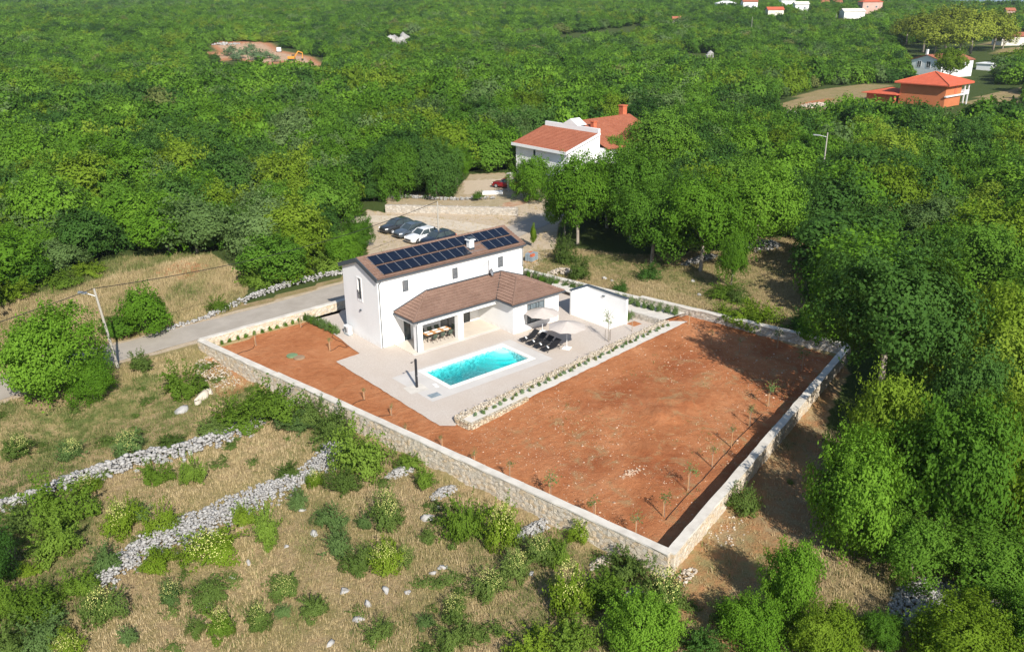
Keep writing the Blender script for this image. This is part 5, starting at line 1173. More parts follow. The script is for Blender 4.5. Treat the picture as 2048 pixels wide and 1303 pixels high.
# ------------------------------------------------------------------ rocks and dry stone
def rock_shape(rs, sub=1):
    bm = bmesh.new(); bmesh.ops.create_icosphere(bm, subdivisions=sub, radius=1); V = np.array([v.co[:] for v in bm.verts]); F = np.array([[v.index for v in f.verts] for f in bm.faces]); bm.free()
    for _ in range(5):
        n = unit(rs.normal(size=(1, 3)))[0]; d = V @ n; m_ = d > .55; V[m_] -= np.outer(d[m_] - .55, n)
    return V * rs.uniform(.7, 1.15, 3), F
ROCKS = [rock_shape(np.random.default_rng(i), 1) for i in range(10)]
BIGR = [rock_shape(np.random.default_rng(50 + i), 2) for i in range(6)]
def rockpile(name, centers, sizes, mat, label, cat, flat=.75, group=None, seed=0):
    rs = np.random.default_rng(seed); VV, FF, LV = [], [], []; b = 0
    for c, s_ in zip(centers, sizes):
        V, F = ROCKS[rs.integers(0, 10)]; a = rs.uniform(0, 6.28); ca, sa = math.cos(a), math.sin(a); W_ = V * s_ * np.array([1.15, .9, flat]); W_ = np.stack([W_[:, 0] * ca - W_[:, 1] * sa, W_[:, 0] * sa + W_[:, 1] * ca, W_[:, 2]], 1) + c
        VV.append(W_); FF.append(F + b); LV.append(np.full(len(V), rs.random())); b += len(V)
    o = npmesh(name, np.vstack(VV), np.vstack(FF), mat, dict(lv=np.concatenate(LV))); return tag(o, label, cat, group)
def rock_wall(label, path, wd, hgt, size, mat='rock', cat='dry stone wall', name='dry_stone_wall', dens=1.0, seed=1):
    rs = np.random.default_rng(seed); C, S = [], []
    for i in range(len(path) - 1):
        p, q_ = np.array(path[i]), np.array(path[i + 1]); L = np.hypot(*(q_ - p)); t = (q_ - p) / L; n = np.array([-t[1], t[0]]); w0 = wd if not hasattr(wd, '__len__') else wd[i]; h0 = hgt if not hasattr(hgt, '__len__') else hgt[i]
        cnt = int(L * w0 * 2.6 * dens / (size * size * 4)) + 3
        for _ in range(cnt):
            u = rs.uniform(0, L); v = rs.normal() * .42; v = np.clip(v, -1, 1); c = p + t * u + n * v * w0 / 2; z = hz(*c) + h0 * (1 - abs(v) ** 2.2) * rs.uniform(.55, 1.0); C.append((c[0], c[1], z)); S.append(size * rs.uniform(.55, 1.35))
            if rs.random() < .45: C.append((c[0], c[1], hz(*c) + .4 * (z - hz(*c)))); S.append(size)
    return rockpile(name, C, S, M[mat], label, cat, .75, None, seed)
def pp(*q): return [gp(*a) for a in q]
rock_wall('grey dry stone wall, upper of the two ridges in the foreground grass', pp((-30, 1022), (60, 1000), (110, 978), (200, 948), (300, 918), (372, 905), (440, 878), (490, 856), (535, 828), (560, 815)), [1.6, 1.7, 2.1, 2.6, 2.8, 2.7, 3.2, 2.4, 1.4], [.6, .65, .7, .75, .75, .7, .55, .35, .2], .19, seed=3)
rock_wall('wide pale stone ridge, lower of the two ridges in the foreground grass', pp((196, 1172), (250, 1130), (300, 1095), (360, 1065), (430, 1045), (490, 1010), (540, 985), (590, 965), (625, 945), (660, 915), (680, 892)), [2.4, 3.1, 3.7, 4.1, 4.1, 3.4, 3.0, 1.8, 2.6, 3.2], [.5, .6, .65, .65, .65, .55, .5, .35, .5, .5], .13, dens=.85, seed=4)
rock_wall('dry stone wall along the far side of the asphalt road', pp((305, 672), (350, 655), (420, 635), (470, 612), (520, 592), (580, 572), (640, 556), (690, 546)), [.5, .6, .8, .9, .9, .9, .8], [.25, .35, .55, .65, .7, .7, .6], .18, seed=5)
wall_run('retaining_wall', gp(772, 424), gp(1036, 430), .6, -.3, 1.15, 0, 'grey rubble retaining wall behind the parked cars', 'masonry_grey')
rock_wall('loose stones capping the retaining wall behind the parked cars', [tuple(v) for v in (gp(775, 423), gp(1033, 429))], .5, 1.3, .16, 'rockwarm', 'stone capping', 'stone_capping', .35, 6)
rock_wall('low dry stone wall under the dark trees above the retaining wall', pp((775, 396), (820, 396), (880, 400), (915, 400), (990, 398)), .6, .5, .2, 'rock', seed=7)
def heap(label, c, rx_, ry_, h, n, size, mat='rock', seed=0, name='stone_heap'):
    rs = np.random.default_rng(seed + 100); C, S = [], []
    for _ in range(n):
        a, r_ = rs.uniform(0, 6.28), math.sqrt(rs.random()); x, y = c[0] + rx_ * r_ * math.cos(a), c[1] + ry_ * r_ * math.sin(a)
        C.append((x, y, hz(x, y) + h * (1 - r_ ** 1.6) * rs.uniform(.7, 1))); S.append(size * rs.uniform(.5, 1.4))
    return rockpile(name, C, S, M[mat], label, 'stone heap', .75, None, seed)
heap('pale stone heap in the dry grass behind the lower back wall', gp(1120, 545), 2.0, 1.0, .5, 260, .15, 'rockwarm', 1)
heap('pale stone heap by the bent grey trunk in the upper meadow', gp(1528, 492), 2.6, 1.8, .8, 380, .18, 'rock', 2)
heap('shaded stone heap under the straight dark trunk', gp(1400, 520), 3.4, .9, .5, 320, .16, 'rock', 3)
heap('grey rubble heap between the wood and the orange house', gp(1580, 236), 5.5, 4.0, 1.8, 600, .40, 'rock', 4)
heap('reddish rubble next to the grey rubble heap', gp(1640, 212), 5.5, 5, .8, 330, .35, 'rockwarm', 5)
heap('grey scree in the wood of the lower right', gp(1850, 1200), 2.9, 1.5, .35, 650, .14, 'rock', 6)
heap('scree tongue running down to the lower right margin', gp(1960, 1235), 2.2, .8, .3, 260, .12, 'rock', 16)
heap('grey stones at the foot of the front wall under a big shrub', gp(800, 945), 1.2, .6, .35, 170, .13, 'rock', 7)
heap('grey stones at the foot of the front wall, right of that shrub', gp(888, 985), 1.1, .55, .35, 150, .13, 'rock', 8)
heap('pale stones at the wall foot behind the flowering shrubs', gp(1075, 1055), 1.9, .6, .35, 260, .12, 'rock', 9)
heap('reddish white stones at the wall foot before its near corner', gp(1205, 1125), 1.0, .5, .3, 130, .12, 'rockwarm', 10)
heap('white stones at the very corner of the garden wall', gp(1372, 1150), .9, .4, .2, 70, .11, 'rockwarm', 11)
heap('white stones showing between the bottom bushes', gp(1276, 1195), .5, .8, .5, 70, .14, 'rock', 12)
heap('grey rocks on top of the upper ridge end near the wall', gp(580, 808), 1.3, .5, .35, 120, .16, 'rock', 13)
heap('reddish rubble slope outside the road corner of the garden wall', gp(440, 745), 2.2, 3.2, .25, 420, .10, 'rockwarm', 14)
heap('small stones strewn on the shaded lane beside the wall', gp(1440, 1060), 2.0, 1.6, .03, 90, .08, 'rockwarm', 15)
heap('row of boulders on the far rim of the red earth clearing', gp(440, 90), 12, 2.5, 1.0, 40, 1.0, 'rock', 17)
for i, (bx, by, s_, l_) in enumerate([(785, 84, 3.0, 'left'), (808, 85, 3.6, 'right')]): heap(f'pale boulder outcrop rising from the distant wood, {l_} of the pair', gp(bx, by), 3.0, 2, 2.5 + i, 9, s_, 'rock', 30 + i, 'rock_outcrop')
heap('small pale rock outcrop amid the wood above the meadow grove', gp(1418, 122), 2.0, 2, 3.5, 8, 1.8, 'rock', 33, 'rock_outcrop')
def boulder(bx, by, s_, label, mat='rock', seed=0, flat=.5):
    V, F = BIGR[seed % 6]; x, y = gp(bx, by); rs = np.random.default_rng(seed); V = V * s_ * np.array([1.1, .9, .7]) + rs.normal(size=V.shape) * s_ * .09
    o = npmesh('boulder', V, F, M[mat], dict(lv=np.full(len(V), .85))); o.location = (x, y, hz(x, y) + s_ * .08); o.rotation_euler = (rs.uniform(-.3, .3), rs.uniform(-.3, .3), rs.uniform(0, 6.28)); tag(o, label, 'boulder')
for i, a in enumerate([(405, 795, .95, 'big cream boulder below the road corner, topmost of its cluster', 'rockwarm'), (418, 785, .7, 'cream boulder behind the big one below the road corner', 'rockwarm'), (395, 806, .6, 'smaller cream boulder at the lower side of the boulder cluster', 'rockwarm'), (362, 822, .8, 'grey flat boulder left of the cream boulder cluster', 'rock'),
        (604, 1020, .38, 'white rock in the grass below the end of the lower ridge', 'rock'), (627, 1068, .42, 'white flat rock in the tan grass right of the tall green shrub', 'rock'), (497, 1125, .3, 'white rock below the yellow flowering shrub by the ridge', 'rock'), (467, 1157, .36, 'small white rock between two low shrubs', 'rock'), (573, 1092, .3, 'little pale rock under the tall green shrub', 'rock'),
        (421, 1208, .34, 'pale rock half hidden over a flowering shrub', 'rock'), (688, 1182, .42, 'white rock in the centre of the tan slope', 'rock'), (716, 1237, .4, 'white rock low in the tan slope beside a low shrub', 'rock'), (772, 1182, .38, 'pale rock, upper of a line of rocks on the tan slope', 'rock'), (735, 1208, .36, 'pale rock, lower of a line of rocks on the tan slope', 'rock'), (815, 1184, .36, 'grey rock right of the line of rocks on the tan slope', 'rock'),
        (857, 1036, .62, 'largest white boulder on the slope below the long wall', 'rock'), (873, 1015, .3, 'pale rock just above the largest white boulder', 'rock'), (884, 1134, .36, 'grey rock on the open slope, right one of two', 'rock'), (866, 1146, .3, 'grey rock on the open slope, left one of two', 'rock'), (1063, 1147, .32, 'white rock beside the shrub with few flowers', 'rock'),
        (1385, 562, .5, 'pale rock in the dry meadow above the garden wall, left one', 'rock'), (1398, 590, .4, 'pale rock in the dry meadow near the wall, middle one', 'rock'), (1208, 557, .45, 'rounded rock behind the white screen wall', 'rock'), (1224, 561, .35, 'second rounded rock behind the white screen wall', 'rock'), (1538, 1232, .42, 'white rock among the bushes at the bottom right', 'rock'), (660, 1288, .4, 'pale rock at the bottom edge of the tan slope', 'rock'), (640, 815, .45, 'grey rock in the shrubs by the front wall', 'rock')]):
    boulder(a[0], a[1], a[2] * .8, a[3], a[4], i)
# ------------------------------------------------------------------ shrubs
def shrub(bx, by, wpx, hpx, tone, label, fl=0, name='shrub', group=None, xy=None, cat='shrub'):
    x, y = xy or gp(bx, by); D = dist(x, y); r = wpx / 2 * D / FPX * 1.0; h = max(.35 * r, hpx * D / FPX * 1.0); z = hz(x, y)
    t = empty(name, (x, y, z), label, cat, group, random.uniform(0, 6.28)); sz = h / 1.05
    put('foliage', random.choice(BUSH), t, (0, 0, sz * .30), 0, (r * 1.05, r * random.uniform(.85, 1.05), sz * .85), LM[dict(mid='scrub', bright='scrubb').get(tone, tone)])
    if fl: put('blossom', random.choice(FLOW), t, (0, 0, sz * .32), 0, (r * .9, r * .85, sz * .85))
    return t
SH = [(42, 912, 56, 42, 'mid', 2, 'upper left flowering shrub in the green grass'), (148, 915, 48, 40, 'grey', 2, 'pale flowering shrub right of the upper left one'), (260, 905, 62, 48, 'grey', 1, 'large grey green flowering shrub above the upper ridge'), (345, 893, 56, 30, 'mid', 0, 'low shrub on the far side of the upper ridge, near its middle'),
      (317, 962, 64, 48, 'bright', 0, 'bright shrub leaning on the near side of the upper ridge'), (387, 965, 48, 62, 'bright', 0, 'tall bright shrub at the near side of the upper ridge'), (130, 1040, 120, 95, 'bright', 0, 'big leafy thicket hugging the near side of the upper ridge'), (110, 1110, 100, 80, 'bright', 0, 'bright green thicket below the big leafy one'), (40, 1060, 80, 45, 'mid', 0, 'flat green shrub under the left end of the upper ridge'), (172, 985, 52, 36, 'yellow', 2, 'flowering shrub on the upper ridge beside the leafy thicket'),
      (245, 1065, 68, 70, 'yellow', 1, 'olive green flowering shrub between the ridges'), (317, 1068, 66, 72, 'yellow', 0, 'yellow green shrub between the ridges, right of the flowering one'), (275, 1040, 55, 40, 'grey', 0, 'faded shrub between the ridges, behind the olive green one'), (424, 1118, 118, 62, 'yellow', 2, 'wide shrub full of yellow blossom against the lower ridge'), (492, 1045, 48, 46, 'yellow', 0, 'yellow green shrub overlapping the lower ridge'), (540, 1088, 56, 88, 'bright', 0, 'tall green shrub just below the lower ridge'),
      (630, 972, 34, 38, 'yellow', 1, 'small yellow shrub in front of the right end of the lower ridge'), (576, 955, 50, 34, 'mid', 0, 'low dark shrub on the crest of the lower ridge'), (594, 1015, 46, 40, 'grey', 0, 'greyish shrub below the neck of the lower ridge'), (662, 1050, 62, 46, 'grey', 0, 'dull green shrub on the tan slope, upper of a chain'), (674, 1108, 68, 60, 'grey', 0, 'dull green shrub on the tan slope, middle of a chain'), (712, 1142, 60, 46, 'mid', 0, 'dull green shrub on the tan slope, lower of a chain'),
      (320, 1135, 66, 46, 'yellow', 0, 'yellow green shrub at the foot of the lower ridge'), (210, 1140, 66, 54, 'grey', 0, 'faded olive shrub left of the lower ridge'), (165, 1185, 66, 50, 'bright', 0, 'bright shrub at the lower tip of the wide ridge'), (75, 1235, 100, 66, 'bright', 0, 'leafy green thicket near the left margin'), (15, 1230, 70, 70, 'bright', 0, 'green bush cut by the left margin'), (208, 1240, 76, 72, 'mid', 2, 'round flowering bush at the tip of the wide ridge'), (60, 1145, 44, 24, 'yellow', 0, 'small lime green shrub near the left margin'),
      (137, 1312, 62, 46, 'yellow', 2, 'flowering bush at the bottom left edge'), (85, 1290, 90, 60, 'grey', 0, 'greyish bush at the bottom left edge'), (20, 1310, 90, 60, 'mid', 0, 'green bush in the bottom left corner'), (345, 1200, 52, 44, 'grey', 1, 'small greyish flowering shrub, left on the tan slope'), (420, 1205, 78, 50, 'mid', 0, 'low green shrub beside the small white rock'), (392, 1268, 40, 36, 'mid', 0, 'small open shrub at the bottom left of the tan slope'), (445, 1272, 52, 68, 'bright', 1, 'upright flowering shrub at the bottom left of the tan slope'),
      (521, 1262, 50, 66, 'mid', 1, 'upright green shrub at the bottom, right of the flowering one'), (570, 1190, 62, 44, 'mid', 1, 'broad low shrub in the middle of the tan slope'), (630, 1228, 60, 50, 'mid', 0, 'shrub with a tall shoot in the middle of the tan slope'), (566, 1232, 34, 30, 'grey', 0, 'tiny shrub below the broad low one'), (257, 1285, 40, 36, 'grey', 0, 'tiny greyish shrub at the bottom left'),
      (720, 945, 112, 110, 'bright', 0, 'biggest bright shrub against the long front wall'), (665, 880, 90, 70, 'mid', 0, 'shrub against the front wall above the biggest one'), (625, 845, 70, 60, 'mid', 0, 'tangled shrub by the front wall near the end of the upper ridge'), (545, 835, 120, 76, 'bright', 0, 'wide green thicket below the front wall by its step'), (480, 850, 110, 56, 'bright', 0, 'green thicket at the right end of the upper ridge'), (425, 868, 70, 34, 'mid', 0, 'low thicket joining the upper ridge, right of the tall bright shrub'), (600, 860, 70, 40, 'grey', 0, 'grey twiggy shrub at the end of the upper ridge'),
      (776, 1055, 66, 88, 'mid', 1, 'tall flowering shrub standing alone below the front wall'), (690, 985, 62, 56, 'mid', 0, 'shrub between the lower ridge end and the tall flowering shrub'), (770, 1138, 74, 62, 'yellow', 2, 'bright flowering shrub in the centre of the tan slope'), (808, 1130, 46, 46, 'mid', 1, 'flowering shrub touching the bright one on its right side'), (735, 1125, 52, 48, 'mid', 0, 'green shrub touching the bright flowering one on its left side'), (728, 1052, 38, 36, 'grey', 0, 'small grey shrub left of the tall flowering one'), (857, 1082, 36, 30, 'mid', 0, 'small shrub under the largest white boulder'),
      (940, 1075, 96, 100, 'bright', 0, 'large bright shrub before the front wall, left one of two'), (1005, 1090, 74, 100, 'yellow', 2, 'large flowering shrub before the front wall, right one of two'), (822, 930, 60, 30, 'bright', 0, 'low creeping shrub at the wall foot'), (852, 975, 44, 50, 'bright', 0, 'bright shrub between two stone heaps at the wall foot'), (980, 1185, 74, 58, 'mid', 1, 'dark shrub with few flowers on the lower slope'), (1033, 1150, 64, 62, 'mid', 1, 'flowering shrub beside the white rock of the lower slope'), (1077, 1122, 74, 62, 'mid', 2, 'flowering bush under the pale stones of the wall foot'),
      (1113, 1120, 64, 62, 'bright', 0, 'bright bush under the pale stones of the wall foot'), (1137, 1225, 86, 124, 'yellow', 2, 'heavy bush of yellow blossom below the wall'), (1158, 1082, 54, 54, 'yellow', 2, 'yellow blossoming bush growing up the wall'), (1205, 1205, 86, 76, 'bright', 0, 'bright bush below the wall, right of the yellow one'), (1245, 1150, 96, 56, 'mid', 0, 'dark low bush close under the wall'), (1325, 1215, 92, 96, 'mid', 1, 'rounded bush right under the near wall corner'), (1150, 1300, 110, 70, 'bright', 0, 'green bush at the bottom edge left of the tall one'), (1062, 1310, 120, 62, 'yellow', 0, 'yellow green bush at the bottom edge'),
      (909, 1232, 62, 54, 'mid', 1, 'flowering shrub at the bottom of the slope, upper of a pair'), (909, 1290, 72, 62, 'mid', 0, 'green shrub at the bottom of the slope, lower of a pair'), (752, 1275, 62, 48, 'mid', 0, 'round shrub at the bottom of the tan slope'), (853, 1250, 40, 30, 'grey', 0, 'small shrub low on the slope, left of the pair'), (1486, 1022, 70, 56, 'mid', 0, 'bush against the outer side of the lane wall'), (372, 790, 80, 72, 'bright', 0, 'bushy shrub left of the boulder cluster'), (283, 740, 44, 40, 'mid', 0, 'small bush at the road verge'), (435, 622, 42, 34, 'bright', 0, 'round bush behind the roadside dry wall'),
      (1720, 1280, 60, 44, 'mid', 0, 'low bush in the dry patch below the grey scree'), (1450, 1250, 70, 60, 'mid', 0, 'bush at the mouth of the lane'), (1400, 1310, 90, 60, 'dark', 0, 'dark bush at the bottom edge by the lane'),
      (1298, 558, 50, 36, 'dark', 0, 'dense dark bush at the foot of the forked pale trunk'), (1477, 604, 50, 34, 'mid', 0, 'bush at the foot of the slim leaning tree'), (1445, 592, 80, 30, 'bright', 0, 'low green bush line near the back garden wall'), (1505, 650, 100, 52, 'yellow', 0, 'yellow green bush outside the back wall'), (1598, 660, 66, 40, 'dark', 0, 'dark bush outside the back wall near its corner'), (1450, 640, 60, 36, 'yellow', 0, 'tall weeds outside the back wall'), (1240, 585, 34, 26, 'dark', 0, 'dark little bush behind the white screen wall'), (1160, 560, 48, 50, 'mid', 0, 'bush by the stone heap behind the lower back wall'), (1130, 525, 56, 56, 'mid', 0, 'twiggy bush left of the meadow, by the stone heap'), (1640, 600, 70, 60, 'dark', 0, 'dark bush at the wood edge of the dry meadow'), (1255, 640, 20, 22, 'grey', 0, 'grey climbing plant at the far end of the white screen wall'),
      (180, 548, 70, 26, 'yellow', 0, 'low green patch of bushes in the tawny meadow'), (120, 570, 80, 26, 'bright', 0, 'bright low bushes at the upper left of the meadow'), (20, 600, 80, 40, 'yellow', 0, 'bush at the left margin of the tawny meadow'), (520, 575, 80, 50, 'bright', 0, 'bright bush at the wood edge above the roadside wall'), (590, 560, 90, 50, 'yellow', 0, 'yellow green bush above the roadside wall'), (660, 540, 80, 46, 'bright', 0, 'bush above the roadside wall nearest the villa')]
for a in SH: shrub(a[0], a[1], a[2], a[3], a[4], a[6], a[5], 'flowering_shrub' if a[5] else 'shrub', 'flowering shrubs of the slope' if a[5] else 'shrubs of slope and meadow')
# ------------------------------------------------------------------ young olive trees with stakes
def sapling(bx, by, h, lab, leafy=1.0, xy=None, zf=sh, bare=False):
    x, y = xy or gz(bx, by, -.1); z = zf(x, y); t = empty('sapling', (x, y, z), lab, 'sapling', 'young planted trees', random.uniform(0, 6))
    s_ = MB(); s_.tube([(.10, 0, -.05), (.10, 0, h * .72)], .028, 6); s_.build('stake', M['stake'], t)
    tr = MB(); tr.tube([(0, 0, -.03), (.02, .01, h * .5), (0, .03, h * .95)], [.022, .016, .006], 5)
    for i in range(5): a = i * 2.4; tr.tube([(0, 0, h * (.45 + i * .08)), (.22 * math.cos(a), .22 * math.sin(a), h * (.62 + i * .08))], [.009, .004], 4)
    tr.build('stem', M['bark'], t)
    if not bare:
        put('foliage', random.choice(SPARSE), t, (0, 0, h * .78), 0, (.40 * leafy, .40 * leafy, .38 * leafy + .12), LM['grey'])
SAP = [(603, 655, 1.5, 0, 'young staked tree nearest the road wall and hedge'), (513, 692, 1.5, 0, 'young staked tree nearest the front corner of the small garden'), (661, 702, 1.4, .7, 'young staked tree between tank lids and patio'), (729, 800, 1.1, .5, 'first staked sapling along the front wall, opposite the shower'), (784, 832, 1.1, .5, 'second staked sapling along the front wall'), (811, 872, 1.0, .5, 'third staked sapling, by the patio corner'), (882, 896, 1.1, .5, 'fourth staked sapling along the front wall'),
       (949, 927, 1.2, .7, 'fifth sapling along the front wall with thin leaves'), (1020, 964, 1.9, .8, 'tall thin sapling along the front wall'), (1102, 995, 2.0, 1.5, 'leafy olive sapling on two stakes'), (1187, 1036, 1.7, 1.1, 'olive sapling after the leafy one on two stakes'), (1272, 1072, 1.9, 1.1, 'bushy olive sapling near the wall corner'), (1329, 1029, 1.8, 1.25, 'olive sapling on an orange stake in the field corner'), (1378, 978, 2.0, 1.4, 'wide olive sapling along the lane wall, second from the corner'),
       (1424, 930, 1.8, .9, 'olive sapling along the lane wall, third from the corner'), (1462, 890, 1.8, .8, 'thin olive sapling along the lane wall, fourth from the corner'), (1500, 850, 1.9, 1.0, 'olive sapling along the lane wall, fifth from the corner'), (1538, 810, 2.2, 1.5, 'silvery dense olive sapling at the edge of the tree shadow'), (1378, 655, 1.3, .3, 'thin sapling at the far planter end'), (1422, 690, 1.6, .5, 'thin sapling near the back wall, first in the field'), (1478, 706, 1.5, .5, 'shaded sapling below the back wall'), (1553, 695, 2.0, 1.6, 'shaded leafy sapling at the back wall'), (1602, 740, 2.2, 1.4, 'shaded sapling in the far corner of the field'), (1662, 705, 1.6, 1.0, 'shaded sapling in the very corner of the field')]
for a in SAP: sapling(a[0], a[1], a[2], a[4], max(a[3], .3), bare=a[3] == 0)
z0f = lambda x, y: 0
t = sapling(0, 0, 1.4, 'dark staked sapling on the terrace right of the screen wall', .3, gz(1264, 663, 0), z0f, True)
x, y = gz(1216, 682, 0); t = empty('bare_tree', (x, y, 0), 'young nearly bare tree with three stakes in front of the screen wall', 'tree')
tr = MB(); tr.tube([(0, 0, 0), (.02, 0, 1.3), (0, .03, 3.1)], [.035, .03, .01], 6)
for i in range(12): a = i * 2.4; zz_ = 1.2 + i * .14; tr.tube([(0, 0, zz_), (.4 * math.cos(a), .4 * math.sin(a), zz_ + .55), (.55 * math.cos(a + .3), .55 * math.sin(a + .3), zz_ + .9)], [.012, .008, .003], 4)
tr.build('trunk', M['bark'], t); put('crown', SPARSE[0], t, (0, 0, 2.2), 0, (.6, .6, .9), LM['grey'])
for i in range(3): MB().tube([(.3 * math.cos(i * 2.1), .3 * math.sin(i * 2.1), 0), (.3 * math.cos(i * 2.1), .3 * math.sin(i * 2.1), 1.15)], .022, 5).build('stake', M['darkbark'], t)
# hedge and bed plants
def plant(x, y, z, r, h, tone, label, group, name='garden_plant'):
    t = put(name, random.choice(BUSH if r > .3 else OLIV), None, (x, y, z + h * .3), random.uniform(0, 6), (r, r, h * .8), LM[tone]); tag(t, label, 'plant', group)
for i in range(13):
    f = i / 12; x = -11.9 + f * 10.2; y = 10.85 + f * .62; plant(x, y + .12, sh(x, y), .26, .55, 'mid', f'small green plant at the road side garden wall, {ordw(i)} from the road corner', 'row of small plants at the road side wall')
for i in range(14):
    f = i / 13; x = -1.85 + f * .45 + random.uniform(-.06, .06); y = 11.5 - f * 5.3; plant(x, y, 0, .42, .95 if i > 4 else .8, 'grey' if i % 3 else 'mid', f'leafy hedge plant between red garden and villa, {ordw(i)} from the road side wall', 'hedge row beside the villa gable')
for i in range(40):
    f = (i + .5) / 40; p_ = pa + tp * (1.0 + f * 27.2) + npn * (.75 + .12 * math.sin(i * 2.3)); plant(float(p_[0]), float(p_[1]), .34, random.uniform(.16, .27), random.uniform(.3, .5), ['olive', 'grey', 'brown', 'grey'][i % 4], f'small greyish plant in the long terrace planter, {ordw(i)} from its near end', 'plants in the terrace planter', 'planter_plant')
for i in range(9):
    f = i / 8; plant(25.4 + f * 1.3, -6.5 - f * 6.8, .5, .45, 1.0, 'grey', f'tall greyish plant in the raised bed at the back wall, {ordw(i)} from the screen wall', 'plants in the raised back bed')
for i in range(13):
    f = i / 12; plant(24.2 + f * 1.3, 9.0 - f * 13.5, .0, .5, 1.25, 'grey' if i % 2 else 'mid', f'leafy plant against the lower back wall, {ordw(i)} from the road end', 'plants along the lower back wall')
# ------------------------------------------------------------------ poles, wires, cars, yard things
def pole(x, y, h, label, lamp=None, lean=(0, 0), z=None, name='utility_pole'):
    z = hz(x, y) if z is None else z; t = empty(name, (x, y, z), label, 'utility pole')
    MB().tube([(0, 0, -.3), (lean[0], lean[1], h)], [.14, .09], 10).build('post', M['pole'], t)
    if lamp:
        a = MB(); a.tube([(lean[0], lean[1], h - .7), (lean[0] + lamp[0], lean[1] + lamp[1], h - .35)], .03, 6); a.build('lamp_arm', M['silver'], t)
        b_ = MB(); b_.beam((lean[0] + lamp[0] * .8, lean[1] + lamp[1] * .8, h - .40), (lean[0] + lamp[0] * 1.6, lean[1] + lamp[1] * 1.6, h - .30), .28, .14); b_.build('lamp_head', M['silver'], t)
    return (x + lean[0], y + lean[1], z + h)
px1, py1 = gp(237, 736)
def htop(x, y, ty, lean=(0, 0)):
    best = min(np.arange(3, 14, .1), key=lambda h: abs(pix((x + lean[0], y + lean[1], hz(x, y) + h))[1] - ty)); return float(best)
tA = pole(px1, py1, htop(px1, py1, 577, (-.7, .2)), 'leaning concrete pole with a street lamp between the road and the big roadside tree', (-.7, .5), (-.7, .2))
px2, py2 = gp(878, 486); tB = pole(px2, py2, htop(px2, py2, 402), 'bare concrete pole rising right behind the villa roof beside the parked cars')
px3, py3 = gp(1638, 405); tC = pole(px3, py3, htop(px3, py3, 265), 'concrete pole with a street lamp standing out of the wood on the right', (-1.0, .9))
for i, (bx, by, ty, l_) in enumerate([(1502, 68, 34, 'thin pale pole in the far wood left of the village street'), (1670, 52, 28, 'thin pale pole in the far wood below the pink village house'), (1306, 345, 318, 'short grey pole among the trees right of the white house')]):
    x, y = gp(bx, by); pole(x, y, htop(x, y, ty), l_)
def wire(a, b_, sag, label):
    a, b_ = np.array(a), np.array(b_); pts = [tuple(a + (b_ - a) * f - np.array([0, 0, sag * 4 * f * (1 - f)])) for f in np.linspace(0, 1, 22)]
    tag(MB().tube(pts, .035, 5).build('overhead_wire', M['wire']), label, 'wire')
wire(tA, tB, 1.3, 'overhead wire from the leaning pole across the meadow to the pole behind the villa'); wire((-66, 4, 6.5), tA, 1.0, 'overhead wire arriving at the leaning pole from the left')
